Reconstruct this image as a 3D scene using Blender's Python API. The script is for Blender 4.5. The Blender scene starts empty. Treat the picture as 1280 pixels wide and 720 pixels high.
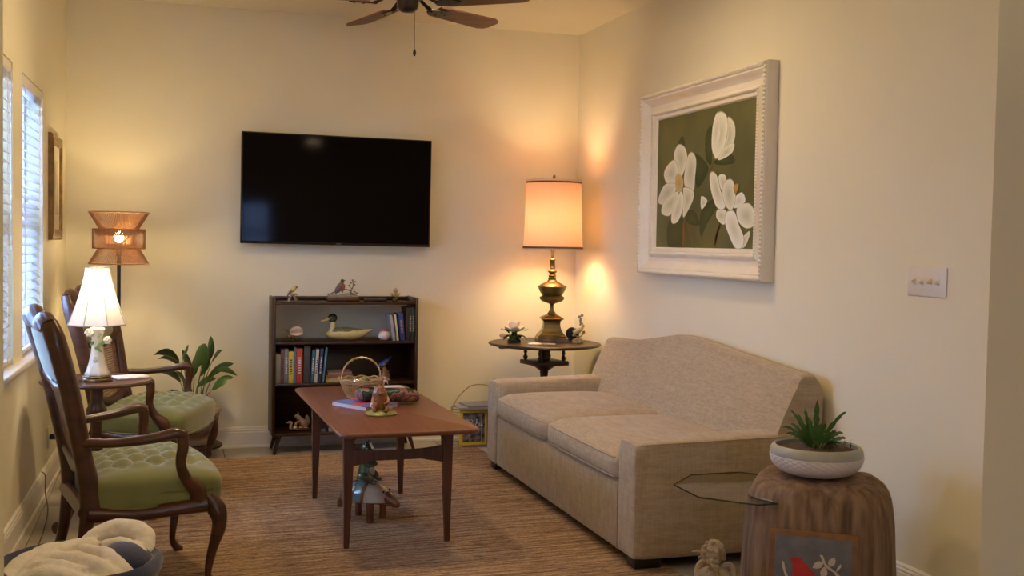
import bpy, bmesh, math, random
from mathutils import Vector, Matrix, Euler
from math import pi, sin, cos, radians, sqrt
random.seed(7)
SC = bpy.context.scene
COL = SC.collection

# ---------------------------------------------------------------- camera
cam = bpy.data.cameras.new('camera')
cam.lens = 38.39; cam.sensor_width = 36.0; cam.clip_start = 0.05; cam.clip_end = 100
co = bpy.data.objects.new('camera', cam); COL.objects.link(co)
CR = ((0.9541269639876543, 0.004305340045057813, 0.2993713423806592),
      (-0.29889135418954843, -0.044694034271334344, 0.9532399496933028),
      (0.01748413516418002, -0.9989914450823135, -0.04135695431135459))
M = Matrix(((CR[0][0], -CR[0][1], -CR[0][2], 0.0),
            (CR[1][0], -CR[1][1], -CR[1][2], -7.198),
            (CR[2][0], -CR[2][1], -CR[2][2], 1.35),
            (0, 0, 0, 1)))
co.matrix_world = M
cam.dof.use_dof = True; cam.dof.focus_distance = 5.4; cam.dof.aperture_fstop = 9.0
SC.camera = co

# ---------------------------------------------------------------- sky, exposure
w = bpy.data.worlds.new('dusk_sky'); SC.world = w; w.use_nodes = True
bg = w.node_tree.nodes['Background']
bg.inputs['Color'].default_value = (0.31, 0.50, 1.0, 1); bg.inputs['Strength'].default_value = 28.0
SC.view_settings.view_transform = 'Standard'; SC.view_settings.look = 'None'
SC.view_settings.gamma = 1; SC.view_settings.use_curve_mapping = False
SC.view_settings.exposure = 0.30

WARM = (1.0, 0.72, 0.44)
def light(name, kind, loc, power, col=WARM, size=0.1, rot=(0, 0, 0), spread=None):
    l = bpy.data.lights.new(name, kind); l.energy = power; l.color = col
    if kind == 'POINT': l.shadow_soft_size = size
    if kind == 'AREA':
        l.shape = 'DISK'; l.size = size
        if spread: l.spread = spread
    o = bpy.data.objects.new(name, l); COL.objects.link(o); o.location = loc; o.rotation_euler = rot
    return o
# added fill downlights behind the camera, standing in for the room's unseen lighting
NEUT = (1.0, 0.72, 0.42); WARM2 = (1.0, 0.72, 0.38)
for i, (x, y, p) in enumerate(((-1.2, -6.4, 10), (0.9, -6.2, 10), (-0.6, -8.8, 10), (2.0, -9.2, 10))):
    light('unseen_downlight_lamp', 'AREA', (x, y, 2.775), p, NEUT, 0.22)
# two added upward fill lights outside the frame, brightening ceiling and upper walls
for x, y, p in ((-1.15, -5.1, 30), (2.7, -6.3, 16)):
    light('added_uplight', 'AREA', (x, y, 1.80), p, (1.0, 0.77, 0.43), 0.30, (pi, 0, 0))
for x, y, p in ((0.35, -2.35, 16), (1.65, -2.35, 14)):
    light('unseen_downlight_lamp', 'AREA', (x, y, 2.79), p, WARM2, 0.26)


# ---------------------------------------------------------------- helpers
MATS = {}
def mat(name, c1, c2=None, scale=12.0, stretch=(1, 1, 1), rough=0.5, metal=0.0, bump=0.0, bscale=None,
        spec=0.5, detail=4.0, lo=0.35, hi=0.65, sheen=0.0, coat=0.0, trans=0.0, emis=None, estr=0.0, kind='noise', alpha=1.0):
    if name in MATS: return MATS[name]
    m = bpy.data.materials.new(name); m.use_nodes = True; MATS[name] = m
    nt = m.node_tree; b = nt.nodes['Principled BSDF']; L = nt.links
    b.inputs['Base Color'].default_value = (*c1, 1); b.inputs['Roughness'].default_value = rough
    b.inputs['Metallic'].default_value = metal; b.inputs['Specular IOR Level'].default_value = spec
    if sheen: b.inputs['Sheen Weight'].default_value = sheen
    if coat: b.inputs['Coat Weight'].default_value = coat; b.inputs['Coat Roughness'].default_value = 0.15
    if trans: b.inputs['Transmission Weight'].default_value = trans
    if alpha < 1: b.inputs['Alpha'].default_value = alpha
    if emis: b.inputs['Emission Color'].default_value = (*emis, 1); b.inputs['Emission Strength'].default_value = estr
    tc = nt.nodes.new('ShaderNodeTexCoord'); mp = nt.nodes.new('ShaderNodeMapping')
    mp.inputs['Scale'].default_value = stretch; L.new(tc.outputs['Object'], mp.inputs['Vector'])
    if c2 is None: c2 = tuple(min(1, c * 0.9) for c in c1)
    n = nt.nodes.new('ShaderNodeTexNoise'); n.inputs['Scale'].default_value = scale; n.inputs['Detail'].default_value = detail
    L.new(mp.outputs[0], n.inputs['Vector'])
    r = nt.nodes.new('ShaderNodeValToRGB'); r.color_ramp.elements[0].position = lo; r.color_ramp.elements[1].position = hi
    r.color_ramp.elements[0].color = (*c1, 1); r.color_ramp.elements[1].color = (*c2, 1)
    L.new(n.outputs['Fac'], r.inputs['Fac']); L.new(r.outputs['Color'], b.inputs['Base Color'])
    if bump:
        n2 = nt.nodes.new('ShaderNodeTexNoise'); n2.inputs['Scale'].default_value = bscale or scale * 4; n2.inputs['Detail'].default_value = 3
        L.new(mp.outputs[0], n2.inputs['Vector'])
        bp = nt.nodes.new('ShaderNodeBump'); bp.inputs['Strength'].default_value = bump; bp.inputs['Distance'].default_value = 0.004
        L.new(n2.outputs['Fac'], bp.inputs['Height']); L.new(bp.outputs[0], b.inputs['Normal'])
    return m

def shade_mat(name, col, transl=0.6):
    if name in MATS: return MATS[name]
    m = bpy.data.materials.new(name); m.use_nodes = True; MATS[name] = m
    nt = m.node_tree; nt.nodes.clear(); L = nt.links
    out = nt.nodes.new('ShaderNodeOutputMaterial'); mx = nt.nodes.new('ShaderNodeMixShader')
    d = nt.nodes.new('ShaderNodeBsdfDiffuse'); t = nt.nodes.new('ShaderNodeBsdfTranslucent')
    tc = nt.nodes.new('ShaderNodeTexCoord'); mp = nt.nodes.new('ShaderNodeMapping'); mp.inputs['Scale'].default_value = (60, 60, 4)
    n = nt.nodes.new('ShaderNodeTexNoise'); n.inputs['Scale'].default_value = 3
    r = nt.nodes.new('ShaderNodeValToRGB')
    r.color_ramp.elements[0].color = (*[c * 0.86 for c in col], 1); r.color_ramp.elements[1].color = (*col, 1)
    L.new(tc.outputs['Object'], mp.inputs[0]); L.new(mp.outputs[0], n.inputs['Vector']); L.new(n.outputs['Fac'], r.inputs[0])
    L.new(r.outputs[0], d.inputs['Color']); L.new(r.outputs[0], t.inputs['Color'])
    mx.inputs[0].default_value = transl
    L.new(d.outputs[0], mx.inputs[1]); L.new(t.outputs[0], mx.inputs[2]); L.new(mx.outputs[0], out.inputs[0])
    return m

def catmull(pts, n=6):
    P = [Vector(p) for p in pts]
    if len(P) < 3: return P
    out = []
    for i in range(len(P) - 1):
        p0 = P[max(i - 1, 0)]; p1 = P[i]; p2 = P[i + 1]; p3 = P[min(i + 2, len(P) - 1)]
        for k in range(n):
            t = k / n
            out.append(0.5 * ((2 * p1) + (-p0 + p2) * t + (2 * p0 - 5 * p1 + 4 * p2 - p3) * t * t + (-p0 + 3 * p1 - 3 * p2 + p3) * t ** 3))
    out.append(P[-1]); return out

class G:
    def __init__(s): s.v = []; s.f = []; s.mi = []; s.m = 0
    def add(s, vs, fs, T=None):
        b = len(s.v)
        s.v += [tuple(T @ Vector(p)) for p in vs] if T is not None else [tuple(p) for p in vs]
        s.f += [tuple(b + i for i in f) for f in fs]; s.mi += [s.m] * len(fs); return s
    def box(s, c, d, rot=None, T=None):
        x, y, z = d[0] / 2, d[1] / 2, d[2] / 2
        vs = [(-x, -y, -z), (x, -y, -z), (x, y, -z), (-x, y, -z), (-x, -y, z), (x, -y, z), (x, y, z), (-x, y, z)]
        R = Matrix.Translation(c) @ (Euler(rot).to_matrix().to_4x4() if rot else Matrix())
        if T is not None: R = T @ R
        return s.add(vs, [(0, 3, 2, 1), (4, 5, 6, 7), (0, 1, 5, 4), (1, 2, 6, 5), (2, 3, 7, 6), (3, 0, 4, 7)], R)
    def span(s, a, b):
        return s.box([(a[i] + b[i]) / 2 for i in range(3)], [abs(b[i] - a[i]) for i in range(3)])
    def rbox(s, c, d, r=0.01, seg=2, rot=None, T=None, fn=None, sub=0):
        bm = bmesh.new(); bmesh.ops.create_cube(bm, size=1)
        for v in bm.verts: v.co = Vector((v.co.x * d[0], v.co.y * d[1], v.co.z * d[2]))
        if sub: bmesh.ops.subdivide_edges(bm, edges=bm.edges[:], cuts=sub, use_grid_fill=True)
        if sub == 0: bmesh.ops.bevel(bm, geom=bm.edges[:], offset=min(r, min(d) * 0.49), segments=seg, affect='EDGES', profile=0.5)
        R = Matrix.Translation(c) @ (Euler(rot).to_matrix().to_4x4() if rot else Matrix())
        if T is not None: R = T @ R
        bm.verts.ensure_lookup_table()
        vs = [v.co.copy() for v in bm.verts]; fs = [[v.index for v in f.verts] for f in bm.faces]; bm.free()
        if sub:
            hx = [x / 2 for x in d]; out = []
            for p in vs:
                q = Vector([max(-(hx[i] - r), min(hx[i] - r, p[i])) for i in range(3)]); e = p - q
                out.append(q + (e.normalized() * r if e.length > 1e-9 else e))
            vs = out
        if fn: vs = [Vector(fn(p)) for p in vs]
        return s.add(vs, fs, R)
    def tube(s, pts, rad, seg=8, smooth=0, sy=1.0, caps=True, T=None, closed=False, up=None):
        P = [Vector(p) for p in pts]; n0 = len(P)
        if not hasattr(rad, '__len__'): rad = [rad] * n0
        if smooth:
            Pn = catmull(P, smooth); rr = []
            for i in range(n0 - 1):
                for k in range(smooth):
                    t = k / smooth; t = t * t * (3 - 2 * t); rr.append(rad[i] * (1 - t) + rad[i + 1] * t)
            rr.append(rad[-1]); P = Pn; rad = rr
        n = len(P); vs = []; prev = None
        for i in range(n):
            if closed: t = (P[(i + 1) % n] - P[i - 1]).normalized()
            else: t = (P[min(i + 1, n - 1)] - P[max(i - 1, 0)]).normalized()
            if prev is None:
                u = Vector(up) if up else (Vector((0, 0, 1)) if abs(t.z) < 0.9 else Vector((0, 1, 0)))
                a = (u - t * u.dot(t)).normalized()
            else: a = (prev - t * prev.dot(t)).normalized()
            prev = a; b = t.cross(a)
            for k in range(seg):
                th = 2 * pi * k / seg; vs.append(P[i] + a * (cos(th) * rad[i] * sy) + b * (sin(th) * rad[i]))
        fs = []
        for i in range(n if closed else n - 1):
            j = (i + 1) % n
            for k in range(seg):
                fs.append((i * seg + k, i * seg + (k + 1) % seg, j * seg + (k + 1) % seg, j * seg + k))
        if caps and not closed:
            fs.append(tuple(range(seg - 1, -1, -1))); fs.append(tuple((n - 1) * seg + k for k in range(seg)))
        return s.add(vs, fs, T)
    def lathe(s, prof, seg=24, c=(0, 0, 0), T=None, sx=1, sy=1, fn=None):
        vs = []; fs = []
        for (r, z) in prof:
            for k in range(seg):
                th = 2 * pi * k / seg; rr = r * (fn(th, z) if fn else 1)
                vs.append((c[0] + rr * cos(th) * sx, c[1] + rr * sin(th) * sy, c[2] + z))
        for i in range(len(prof) - 1):
            for k in range(seg): fs.append((i * seg + k, i * seg + (k + 1) % seg, (i + 1) * seg + (k + 1) % seg, (i + 1) * seg + k))
        if prof[0][0] > 1e-4: fs.append(tuple(range(seg - 1, -1, -1)))
        if prof[-1][0] > 1e-4: fs.append(tuple((len(prof) - 1) * seg + k for k in range(seg)))
        return s.add(vs, fs, T)
    def ell(s, c, r, seg=12, rings=8, rot=None, T=None):
        vs = [(0, 0, -1)]; fs = []
        for i in range(1, rings):
            ph = -pi / 2 + pi * i / rings
            for k in range(seg): th = 2 * pi * k / seg; vs.append((cos(ph) * cos(th), cos(ph) * sin(th), sin(ph)))
        vs.append((0, 0, 1)); top = len(vs) - 1
        for k in range(seg):
            k2 = (k + 1) % seg; fs.append((0, 1 + k2, 1 + k))
            for i in range(rings - 2): a = 1 + i * seg; fs.append((a + k, a + k2, a + seg + k2, a + seg + k))
            a = 1 + (rings - 2) * seg; fs.append((a + k, a + k2, top))
        if not hasattr(r, '__len__'): r = (r, r, r)
        R = Matrix.Translation(c) @ (Euler(rot).to_matrix().to_4x4() if rot else Matrix()) @ Matrix.Diagonal((*r, 1))
        if T is not None: R = T @ R
        return s.add(vs, fs, R)
    def prism(s, poly, h0, h1, axis='z', T=None):
        n = len(poly)
        def P(a, b, h): return {'z': (a, b, h), 'y': (a, h, b), 'x': (h, a, b)}[axis]
        vs = [P(a, b, h0) for a, b in poly] + [P(a, b, h1) for a, b in poly]
        fs = [tuple(range(n - 1, -1, -1)), tuple(range(n, 2 * n))] + [(i, (i + 1) % n, n + (i + 1) % n, n + i) for i in range(n)]
        return s.add(vs, fs, T)
    def leaf(s, base, tip, width, arch=0.0, n=8, fold=0.15, side=None, shape=None, T=None, archv=(0, 0, 1)):
        b = Vector(base); t = Vector(tip); d = t - b
        sd = Vector(side) if side else d.cross(Vector((0, 0, 1)))
        if sd.length < 1e-5: sd = Vector((1, 0, 0))
        sd.normalize(); nn = sd.cross(d).normalized(); vs = []; fs = []
        for i in range(n + 1):
            u = i / n; c = b + d * u + Vector(archv) * (arch * 4 * u * (1 - u))
            wv = width * 0.5 * (shape(u) if shape else (sin(pi * min(1, u * 0.93 + 0.05)) ** 0.75) * (1 - 0.25 * u))
            if i == n: wv = width * 0.01
            vs += [c - sd * wv + nn * wv * fold, c, c + sd * wv + nn * wv * fold]
        for i in range(n):
            a = 3 * i; fs += [(a, a + 1, a + 4, a + 3), (a + 1, a + 2, a + 5, a + 4)]
        return s.add(vs, fs, T)
    def frame(s, w0, h0, prof, T=None):
        # picture-frame moulding: prof = [(inset, depth)], rectangle w0 x h0 in local XZ, depth along -Y
        vs = []; fs = []; n = len(prof)
        for sx, sz in ((-1, -1), (1, -1), (1, 1), (-1, 1)):
            for ins, dep in prof: vs.append((sx * (w0 / 2 - ins), -dep, sz * (h0 / 2 - ins)))
        for k in range(4):
            for i in range(n):
                j = (i + 1) % n; k2 = (k + 1) % 4
                fs.append((k * n + i, k2 * n + i, k2 * n + j, k * n + j))
        return s.add(vs, fs, T)

def mk(name, g, m, parent=None, smooth=True, ang=53, label=None):
    me = bpy.data.meshes.new(name); me.from_pydata([tuple(v) for v in g.v], [], g.f)
    ms = m if isinstance(m, (list, tuple)) else [m]
    for x in ms: me.materials.append(x)
    if len(ms) > 1: me.polygons.foreach_set('material_index', g.mi)
    me.update()
    bm = bmesh.new(); bm.from_mesh(me); bmesh.ops.recalc_face_normals(bm, faces=bm.faces)
    lim = radians(ang)
    for e in bm.edges:
        if len(e.link_faces) == 2 and e.calc_face_angle(0) > lim: e.smooth = False
    for f in bm.faces: f.smooth = smooth
    bm.to_mesh(me); bm.free()
    o = bpy.data.objects.new(name, me); COL.objects.link(o)
    if parent is not None: o.parent = parent
    if label: o['label'] = label
    return o
def tag(o, label, cat, group=None, kind=None):
    o['label'] = label; o['category'] = cat
    if group: o['group'] = group
    if kind: o['kind'] = kind
    return o
def thing(name, label, cat, loc=(0, 0, 0), rz=0.0, group=None):
    o = bpy.data.objects.new(name, None); COL.objects.link(o); o.empty_display_size = 0.05
    o.location = loc; o.rotation_euler = (0, 0, rz); return tag(o, label, cat, group)
def struct(name, g, m, parent=None, smooth=False, loc=None, rz=None):
    o = mk(name, g, m, parent, smooth)
    if parent is None: o['kind'] = 'structure'
    if loc: o.location = loc
    if rz is not None: o.rotation_euler = (0, 0, rz)
    return o
def copy_tree(o, parent=None):
    c = o.copy(); COL.objects.link(c)
    if parent is not None: c.parent = parent
    for ch in o.children: copy_tree(ch, c)
    return c
def group_kids(o):
    return list(o.children)

# ---------------------------------------------------------------- materials
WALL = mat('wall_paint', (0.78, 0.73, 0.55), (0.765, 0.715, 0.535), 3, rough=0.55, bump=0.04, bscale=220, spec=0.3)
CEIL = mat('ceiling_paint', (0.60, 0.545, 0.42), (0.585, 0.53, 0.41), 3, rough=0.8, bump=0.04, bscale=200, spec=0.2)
TRIM = mat('trim_white', (0.78, 0.75, 0.69), (0.75, 0.72, 0.66), 4, rough=0.35)
TILE = mat('floor_tile', (0.46, 0.41, 0.35), (0.38, 0.34, 0.29), 5, rough=0.35, bump=0.05, bscale=30)
GROUT = mat('grout', (0.20, 0.18, 0.16), (0.16, 0.15, 0.13), 40, rough=0.9)
DARKW = mat('dark_walnut', (0.042, 0.014, 0.008), (0.022, 0.008, 0.005), 5, (1, 1, 14), rough=0.38, spec=0.4, coat=0.05)
CHAIRW = mat('carved_mahogany', (0.090, 0.030, 0.013), (0.045, 0.015, 0.007), 8, (1, 1, 3), rough=0.30, coat=0.2)
TEAK = mat('teak_top', (0.175, 0.058, 0.026), (0.130, 0.041, 0.018), 4, (14, 1.2, 14), rough=0.42, coat=0.0, detail=6)
TEAKL = mat('teak_leg', (0.100, 0.033, 0.015), (0.062, 0.020, 0.009), 4, (14, 14, 1.5), rough=0.35)
BLACK = mat('satin_black', (0.012, 0.011, 0.011), (0.009, 0.009, 0.009), 5, rough=0.35)
GREEN = mat('green_velvet', (0.215, 0.225, 0.062), (0.160, 0.172, 0.046), 6, rough=0.7, sheen=0.5, bump=0.15, bscale=300)
WHITEP = mat('white_plastic', (0.72, 0.68, 0.61), (0.70, 0.66, 0.59), 5, rough=0.35)
BRASS = mat('aged_brass', (0.30, 0.19, 0.07), (0.10, 0.085, 0.035), 9, rough=0.33, metal=0.85, bump=0.2, bscale=60)
GOLDW = mat('gold_wire', (0.60, 0.44, 0.24), (0.46, 0.32, 0.16), 9, rough=0.35, metal=0.55)

# ---------------------------------------------------------------- the shell
XR, ZC = 2.725, 2.802
g = G(); g.span((-3.0, -10.6, -0.12), (5.6, 0.0, -0.0075)); floor = struct('floor', g, GROUT)
TS = 0.46
tg = G(); tg.rbox((0, 0, -0.004), (TS - 0.005, TS - 0.005, 0.008), 0.0012, 1)
tile0 = None
for i in range(-2, 9):
    for j in range(-15, 1):
        cx = -0.66 + (i + 0.5) * TS + 0.07; cy = -0.003 + (j - 0.5) * TS
        if cx + TS / 2 > 2.72 and cy > -4.0: continue
        if cy + TS / 2 > 0.01: continue
        if cx - TS / 2 < -0.66 and cy > -4.4: continue
        if tile0 is None: tile0 = mk('tile', tg, TILE, floor, True); t_ = tile0
        else: t_ = tile0.copy(); COL.objects.link(t_)
        t_.location = (cx, cy, 0); t_.rotation_euler = (0, 0, (pi / 2) * random.randint(0, 3))
g = G()
def strip(x0, y0, x1, y1):
    g.span((x0, y0, -0.008), (x1, y1, -0.0005))
strip(-0.59 - 0.07, -6.8, -0.59 - 0.0, -0.0)
o = mk('cut_tile', g, TILE, floor, False)

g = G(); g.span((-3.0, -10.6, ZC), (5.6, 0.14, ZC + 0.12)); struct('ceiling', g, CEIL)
g = G(); g.span((-0.80, 0.0, -0.1), (XR + 0.14, 0.14, ZC)); struct('wall_back', g, WALL)
g = G(); g.span((XR, -4.07, -0.1), (XR + 0.14, 0.0, ZC)); struct('wall_right', g, WALL)
g = G(); g.span((XR + 0.14, -4.07, -0.1), (5.6, -3.95, ZC)); struct('wall_hall', g, WALL)
g = G(); g.span((5.48, -10.6, -0.1), (5.6, -4.07, ZC)); struct('wall_far_right', g, WALL)
# rear wall with two dusk windows (mirrored faintly in the television)
g = G()
RW = [(-0.05, 0.50), (1.00, 1.55)]
xs = [-3.0, -0.05, 0.50, 1.00, 1.55, 5.6]
for a, b in zip(xs[::2], xs[1::2]): g.span((a, -10.6, -0.1), (b, -10.46, ZC))
for a, b in RW: g.span((a, -10.6, -0.1), (b, -10.46, 0.95)); g.span((a, -10.6, 1.95), (b, -10.46, ZC))
struct('wall_rear', g, WALL)
g = G(); g.span((-3.0, -10.6, -0.1), (-2.88, -4.5, ZC)); struct('wall_far_left', g, WALL)
g = G(); g.span((-3.0, -4.5, -0.1), (-0.374, -4.38, ZC)); struct('wall_return', g, WALL)

# left wall, very slightly out of square with the others
LA = -math.atan(0.018); LLOC = (-0.605, 0, 0)
LM = Matrix.Translation(LLOC) @ Matrix.Rotation(LA, 4, 'Z')
WIN = [(-1.80, -1.08), (-2.86, -2.08)]; WZ0, WZ1 = 0.785, 2.082
g = G()
ys = [-4.6, -2.86, -2.08, -1.80, -1.08, 0.06]
for a, b in zip(ys[::2], ys[1::2]): g.span((-0.14, a, -0.1), (0, b, ZC))
for a, b in WIN: g.span((-0.14, a, -0.1), (0, b, WZ0)); g.span((-0.14, a, WZ1), (0, b, ZC))
struct('wall_left', g, WALL, loc=LLOC, rz=LA)

# baseboards
BP = [(0, 0), (0.022, 0), (0.022, 0.012), (0.016, 0.018), (0.016, 0.098), (0.013, 0.104), (0.015, 0.112), (0.010, 0.120), (0.010, 0.126), (0.003, 0.134), (0, 0.134)]
def baseboard(name, T, L):
    g = G(); g.prism([(p, q) for p, q in BP], 0, L, 'y', T); return struct(name, g, TRIM)
baseboard('baseboard_left', LM @ Matrix.Translation((0.0, -4.4, 0)), 4.4)
baseboard('baseboard_back', Matrix.Translation((-0.6, 0, 0)) @ Matrix.Rotation(-pi / 2, 4, 'Z'), 3.325)
baseboard('baseboard_right', Matrix.Translation((XR, 0, 0)) @ Matrix.Rotation(pi, 4, 'Z'), 4.07)
baseboard('baseboard_hall', Matrix.Translation((XR, -4.07, 0)) @ Matrix.Rotation(-pi / 2, 4, 'Z'), 2.7)

# windows with blinds
GLASS = bpy.data.materials.new('window_glass'); GLASS.use_nodes = True
nt = GLASS.node_tree; nt.nodes.clear(); o_ = nt.nodes.new('ShaderNodeOutputMaterial'); mx = nt.nodes.new('ShaderNodeMixShader')
tr = nt.nodes.new('ShaderNodeBsdfTransparent'); gl = nt.nodes.new('ShaderNodeBsdfGlossy'); gl.inputs['Roughness'].default_value = 0.02
mx.inputs[0].default_value = 0.08; nt.links.new(tr.outputs[0], mx.inputs[1]); nt.links.new(gl.outputs[0], mx.inputs[2]); nt.links.new(mx.outputs[0], o_.inputs[0])
DIM_GLASS = GLASS.copy(); DIM_GLASS.name = 'dimming_glass'  # rear panes darkened only to cut the blue sky light coming in
for n_ in DIM_GLASS.node_tree.nodes:
    if n_.type == 'BSDF_TRANSPARENT': n_.inputs[0].default_value = (0.75, 0.75, 0.75, 1)
def window(name, y0, y1, z0, z1, T, gm=None):
    W = y1 - y0; H = z1 - z0
    e = bpy.data.objects.new(name, None); COL.objects.link(e); e['kind'] = 'structure'; e.matrix_world = T @ Matrix.Translation((-0.11, (y0 + y1) / 2, z0))
    g = G()
    for s in (-1, 1): g.box((0, s * (W / 2 - 0.02), H / 2), (0.05, 0.04, H))
    g.box((0, 0, 0.02), (0.05, W, 0.04)); g.box((0, 0, H - 0.02), (0.05, W, 0.04))
    mk('window_frame', g, TRIM, e, False)
    for k, zc in enumerate((H * 0.27, H * 0.75)):
        hh = H * 0.5 - 0.02; zc = H * (0.25 if k == 0 else 0.75)
        g = G(); xo = 0.012 if k == 0 else -0.012
        for s in (-1, 1): g.box((xo, s * (W / 2 - 0.06), zc), (0.024, 0.04, hh))
        g.box((xo, 0, zc - hh / 2 + 0.02), (0.0235, W - 0.08, 0.04)); g.box((xo, 0, zc + hh / 2 - 0.02), (0.0235, W - 0.08, 0.04))
        mk('sash', g, TRIM, e, False)
        g = G(); g.box((xo, 0, zc), (0.004, W - 0.15, hh - 0.07)); mk('pane', g, gm or GLASS, e, False)
    return e
for i, (a, b) in enumerate(WIN): window('window_%d' % (i + 1), a, b, WZ0, WZ1, LM)
for i, (a, b) in enumerate(RW):
    window('window_%d' % (i + 3), -b, -a, 0.95, 1.95, Matrix.Translation((0, -10.46, 0)) @ Matrix.Rotation(pi / 2, 4, 'Z'), DIM_GLASS)
g = G(); g.rbox((-0.02, -1.97, WZ0 - 0.012), (0.13, 1.94, 0.026), 0.006, 2); g.rbox((0.008, -1.97, WZ0 - 0.04), (0.014, 1.90, 0.035), 0.004, 2)
struct('trim_1', g, TRIM, smooth=True, loc=LLOC, rz=LA)

SLAT = shade_mat('blind_vinyl', (0.72, 0.72, 0.72), 0.45)
slat_g = None
for wi, (a, b) in enumerate(WIN):
    W = b - a - 0.02; yc = (a + b) / 2
    bl = thing('window_blind', ('white slatted blind in the window next to the gilt framed picture' if wi == 0 else
        'white slatted blind in the window nearer the camera, cut by the left picture edge'), 'blind', (0, 0, 0), 0, 'white window blinds')
    bl.matrix_world = LM @ Matrix.Translation((-0.030, yc, WZ0))
    g = G(); g.rbox((0, 0, 1.30 - 0.03), (0.055, W, 0.05), 0.004, 2); mk('head_rail', g, WHITEP, bl)
    zb = 0.022
    g = G(); g.rbox((0, 0, zb), (0.05, W, 0.02), 0.004, 2); mk('bottom_rail', g, WHITEP, bl)
    n = 28
    for k in range(n):
        z = zb + 0.035 + k * (1.235 - zb - 0.045) / (n - 1)
        if slat_g is None:
            sg = G(); vs = []; fs = []
            m_ = 5; Wd = 0.05
            for q in range(m_):
                u = q / (m_ - 1) - 0.5; x = u * Wd; zz = 0.004 * (1 - 4 * u * u)
                vs += [(x, -0.5, zz), (x, 0.5, zz), (x, -0.5, zz - 0.0022), (x, 0.5, zz - 0.0022)]
            for q in range(m_ - 1):
                c = 4 * q; fs += [(c, c + 1, c + 5, c + 4), (c + 2, c + 6, c + 7, c + 3), (c, c + 4, c + 6, c + 2), (c + 1, c + 3, c + 7, c + 5)]
            fs += [(0, 2, 3, 1), (4 * m_ - 4, 4 * m_ - 3, 4 * m_ - 1, 4 * m_ - 2)]
            sg.add(vs, fs); slat_g = mk('slat', sg, SLAT, bl); s_ = slat_g
        else:
            s_ = slat_g.copy(); COL.objects.link(s_); s_.parent = bl
        s_.location = (0, 0, z); s_.rotation_euler = (0, radians(38), 0); s_.scale = (1, W, 1)
    g = G()
    for yy in (-W * 0.36, W * 0.36):
        for xx in (-0.027, 0.027): g.box((xx, yy, 0.64), (0.0015, 0.012, 1.24))
    mk('ladder_tape', g, WHITEP, bl, False)
    g = G(); g.tube([(0.034, W * 0.42, 1.25), (0.036, W * 0.42, 0.5)], 0.004, 6); mk('tilt_wand', g, WHITEP, bl)

# ---------------------------------------------------------------- jute rug
def rug_mat():
    m = bpy.data.materials.new('braided_jute'); m.use_nodes = True; nt = m.node_tree; L = nt.links; b = nt.nodes['Principled BSDF']
    b.inputs['Roughness'].default_value = 0.9; b.inputs['Specular IOR Level'].default_value = 0.15
    tc = nt.nodes.new('ShaderNodeTexCoord')
    def noise(sc, st, det=3):
        mp = nt.nodes.new('ShaderNodeMapping'); mp.inputs['Scale'].default_value = st; L.new(tc.outputs['Object'], mp.inputs[0])
        n = nt.nodes.new('ShaderNodeTexNoise'); n.inputs['Scale'].default_value = sc; n.inputs['Detail'].default_value = det; L.new(mp.outputs[0], n.inputs['Vector']); return n
    n1 = noise(1, (1.6, 62, 1), 5); n2 = noise(1, (70, 110, 1), 2); n3 = noise(1, (14, 95, 1), 3)
    r1 = nt.nodes.new('ShaderNodeValToRGB'); e = r1.color_ramp.elements
    e[0].position = 0.30; e[0].color = (0.17, 0.10, 0.058, 1); e[1].position = 0.72; e[1].color = (0.50, 0.365, 0.25, 1)
    x = e.new(0.5); x.color = (0.35, 0.235, 0.15, 1)
    L.new(n1.outputs[0], r1.inputs[0])
    r2 = nt.nodes.new('ShaderNodeValToRGB'); e = r2.color_ramp.elements; e[0].position = 0.30; e[0].color = (0.25, 0.2, 0.17, 1); e[1].position = 0.5; e[1].color = (1, 1, 1, 1)
    L.new(n3.outputs[0], r2.inputs[0])
    mx = nt.nodes.new('ShaderNodeMix'); mx.data_type = 'RGBA'; mx.blend_type = 'MULTIPLY'; mx.inputs[0].default_value = 0.75
    L.new(r1.outputs[0], mx.inputs[6]); L.new(r2.outputs[0], mx.inputs[7]); 
    r3 = nt.nodes.new('ShaderNodeValToRGB'); e = r3.color_ramp.elements; e[0].position = 0.33; e[0].color = (0.5, 0.45, 0.42, 1); e[1].position = 0.6; e[1].color = (1.12, 1.1, 1.05, 1)
    L.new(n2.outputs[0], r3.inputs[0])
    m2 = nt.nodes.new('ShaderNodeMix'); m2.data_type = 'RGBA'; m2.blend_type = 'MULTIPLY'; m2.inputs[0].default_value = 0.6
    L.new(mx.outputs[2], m2.inputs[6]); L.new(r3.outputs[0], m2.inputs[7]); L.new(m2.outputs[2], b.inputs['Base Color'])
    bp = nt.nodes.new('ShaderNodeBump'); bp.inputs['Strength'].default_value = 0.7; bp.inputs['Distance'].default_value = 0.006
    L.new(n2.outputs[0], bp.inputs['Height']); L.new(bp.outputs[0], b.inputs['Normal'])
    return m
RUG = rug_mat()
rugW, rugL = 2.33, 3.6
g = G(); vs = []; fs = []; n = int(rugL / 0.0045); NX = 14
for i in range(n + 1):
    y = -rugL * i / n
    for j in range(NX + 1):
        x = rugW * j / NX
        vs.append((x, y, 0.008 + 0.003 * abs(sin(pi * (y + 0.003 * sin(3 * x + y)) / 0.0135))))
for i in range(n):
    for j in range(NX):
        a = i * (NX + 1) + j; fs.append((a, a + 1, a + NX + 2, a + NX + 1))
g.add(vs, fs); g.span((0, -rugL, 0.0006), (rugW, 0, 0.0075))
o = mk('jute_rug', g, RUG, smooth=False); o.location = (-0.40, -0.40, 0.0002); o.rotation_euler = (0, 0, radians(1.4))
tag(o, 'large braided brown jute rug lying under the coffee table and sofa front', 'rug')

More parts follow.
